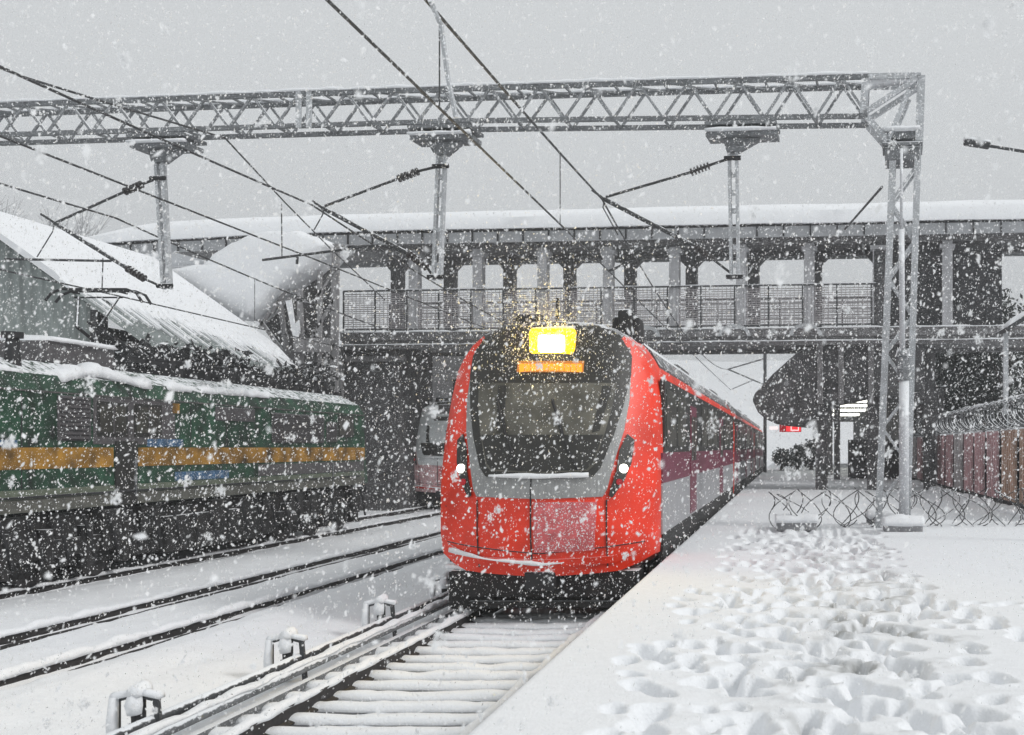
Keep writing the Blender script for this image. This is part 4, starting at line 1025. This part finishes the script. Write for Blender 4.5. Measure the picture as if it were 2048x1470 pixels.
for (x0_, x1_, z0, z1) in ((-.02, .42, .12, .17), (-.02, .42, -.17, -.12), (-.02, .03, -.12, .12), (.37, .42, -.12, .12)): a.box(c.x+x0_, c.x+x1_, 59.95, 59.968, c.z+z0, c.z+z1)
a.build('digit', SIGNW, t)
a = MB(); a.box(c.x-1.15, c.x-.7, 60, 60.1, c.z-.12, c.z+.06); a.build('side_plate', SIGNW, t); MB().bar((c.x, 60.1, c.z+.24), (c.x, 60.1, 5.2), .06).build('hanger', STEELD, t)
# street lamp with its post beyond the right edge
t = thing('street_lamp', 'slim lamp head on a long arm reaching in at the right edge', 'street lamp', (5.4, 19, 0))
h0, h1, h2 = P(1928, 284, 19), P(1980, 292, 19), P(2080, 308, 19)
MB().tube([h1, h2, (5.4, 19, h2.z-.25)], .028, 8).build('arm', STEELD, t)
MB().bar(h0, h1, .2, .09).build('lamp_head', STEELD, t, bevel=.03)
snow_ridge([h0+Vector((0, 0, .045)), h1+Vector((0, 0, .045))], .18, .05, 1.9, jag=.2).build('snow_cap', SNOWC, t, smooth=True)
MB().tube([(5.4, 19, -.1), (5.4, 19, 4), (5.4, 19, h2.z+.1)], [.09, .07, .05], 10).build('post', STEEL, t)
# little shelter roof at the right edge
t = thing('lean_to_shelter', 'snow edged lean-to roof on a post rising at the right edge', 'shelter', (6.2, 31, 0))
p = P(2004, 664, 31); q = P(2120, 590, 31)
MB().bar(p, q, 1.6, .12).build('roof', STEELD, t); snow_ridge([p+Vector((0, -.6, .08)), q+Vector((0, -.6, .08))], .5, .12, 5.5, jag=.4).build('roof_snow', SNOWC, t, smooth=True)
MB().bar((p.x+.1, 31, -.1), (p.x+.1, 31, p.z), .13).bar((q.x, 31, -.1), (q.x, 31, q.z), .13).build('post', POST, t)

for k, (px, lb_) in enumerate(((1562, 'small dark bush far down the platform under the red sign, nearer the train'), (1592, 'small dark bush far down the platform under the red sign, nearer the canopy pier'), (1624, 'small dark bush far down the platform, hugging the dark pier'))):
    c = P(px, 910, 78); clump('shrub', lb_, 'shrub', (c.x, c.y+k*1.5, c.z-.25+.12*k), (.75, .6, .55+.15*k), 1500, .10, LEAFD, 'small bushes far down the platform', -.1, seed=40+k)

# ------------------------------------------------------------------ falling snow
def flakes(n, y0, y1, s0, s1, seed, power, clump_=0, around=None):
    rg = np.random.default_rng(seed)
    Y = y0+(y1-y0)*rg.random(n)**power
    x = (-VX-150 + (2048+300)*rg.random(n))/F*Y; z = EYE + (VY+120-(1470+240)*rg.random(n))/F*Y
    if clump_:                     # wet clumps of many crystals
        rad = np.repeat(clump_*(.35+.65*rg.random(n)**2), 40)
        x, Y, z = (np.repeat(a_, 40) + rg.normal(size=40*n)*rad*k_ for a_, k_ in ((x, .8), (Y, .8), (z, 1.1)))
        n *= 40
    if around is not None:         # extra flakes added round the headlamp to catch its yellow glow
        c_, r_ = around; d_ = rg.normal(size=(n, 3))*np.array(r_); x, Y, z = (d_+np.array(c_)).T
        ok = Y < 16.6; x, Y, z = x[ok], Y[ok], z[ok]; n = len(x)
    ok = (z > -.85) & ~((x > EDGE-.1) & (z < .05)); x, Y, z = x[ok], Y[ok], z[ok]; n = len(x)
    C = np.stack([x, Y, z], 1)
    ax = rg.normal(size=(n, 3, 3)); q, _ = np.linalg.qr(ax)
    sc = (s0+(s1-s0)*rg.random((n, 1))**2.6)*np.exp(rg.normal(size=(n, 3))*.28)/2
    o = np.array([(1,0,0), (-1,0,0), (0,1,0), (0,-1,0), (0,0,1), (0,0,-1)], float)
    q = q.copy(); q[:, :, 0] = np.array([.25, .1, 1.0])+.35*rg.normal(size=(n, 3)); q[:, :, 0] /= np.linalg.norm(q[:, :, 0], axis=1)[:, None]; sc[:, 0] *= 1.35
    V = (o[None]*1.0)*sc[:, None, :]*(1+.35*rg.normal(size=(n, 6, 1)).clip(-1, 1)); V = np.einsum('nij,nkj->nki', q, V) + C[:, None, :]
    T = np.array([(0, 2, 1, 3), (0, 4, 1, 5), (2, 4, 3, 5)])
    return V.reshape(-1, 3), (T[None]+6*np.arange(n)[:, None, None]).reshape(-1, 4)
Vs = []; Fs = []; off = 0
for args in ((58000, 4.5, 16.5, .008, .019, 1, .75), (100000, 15, 46, .012, .030, 2, .9), (700, 2.0, 4.8, .009, .018, 3, .7), (170, 2.2, 7, .006, .013, 4, .6, .022), (3600, 5, 6, .008, .018, 5, 1, 0, ((XC+.05, 16.0, 3.35), (.5, .3, .5)))):
    v, f_ = flakes(*args); Vs.append(v); Fs.append(f_+off); off += len(v)
FLK = mat('snowflake', (.95, .955, .96), .8, var=.02, spec=.2)
_t = FLK.node_tree; _tr = _t.nodes.new('ShaderNodeBsdfTranslucent'); _tr.inputs[0].default_value = (.96, .965, .97, 1)
_mx = _t.nodes.new('ShaderNodeMixShader'); _mx.inputs[0].default_value = .5
_t.links.new(_t.nodes['Principled BSDF'].outputs[0], _mx.inputs[1]); _t.links.new(_tr.outputs[0], _mx.inputs[2]); _t.links.new(_mx.outputs[0], _t.nodes['Material Output'].inputs[0])
tag(np_mesh('falling_snow', np.concatenate(Vs), np.concatenate(Fs), FLK, smooth=False), 'countless white snowflakes falling through the whole view', None, kind='stuff')

# ------------------------------------------------------------------ haze
hz = MB().box(-292, 292, -27, 292, -2.5, 42); hm = bpy.data.materials.new('haze'); hm.use_nodes = True
N = hm.node_tree.nodes; N.remove(N['Principled BSDF']); pv = N.new('ShaderNodeVolumePrincipled')
pv.inputs['Color'].default_value = (.9, .92, .95, 1); pv.inputs['Density'].default_value = .0024; pv.inputs['Anisotropy'].default_value = 0.1
hm.node_tree.links.new(pv.outputs[0], N['Material Output'].inputs['Volume'])
tag(hz.build('haze', hm), kind='stuff')
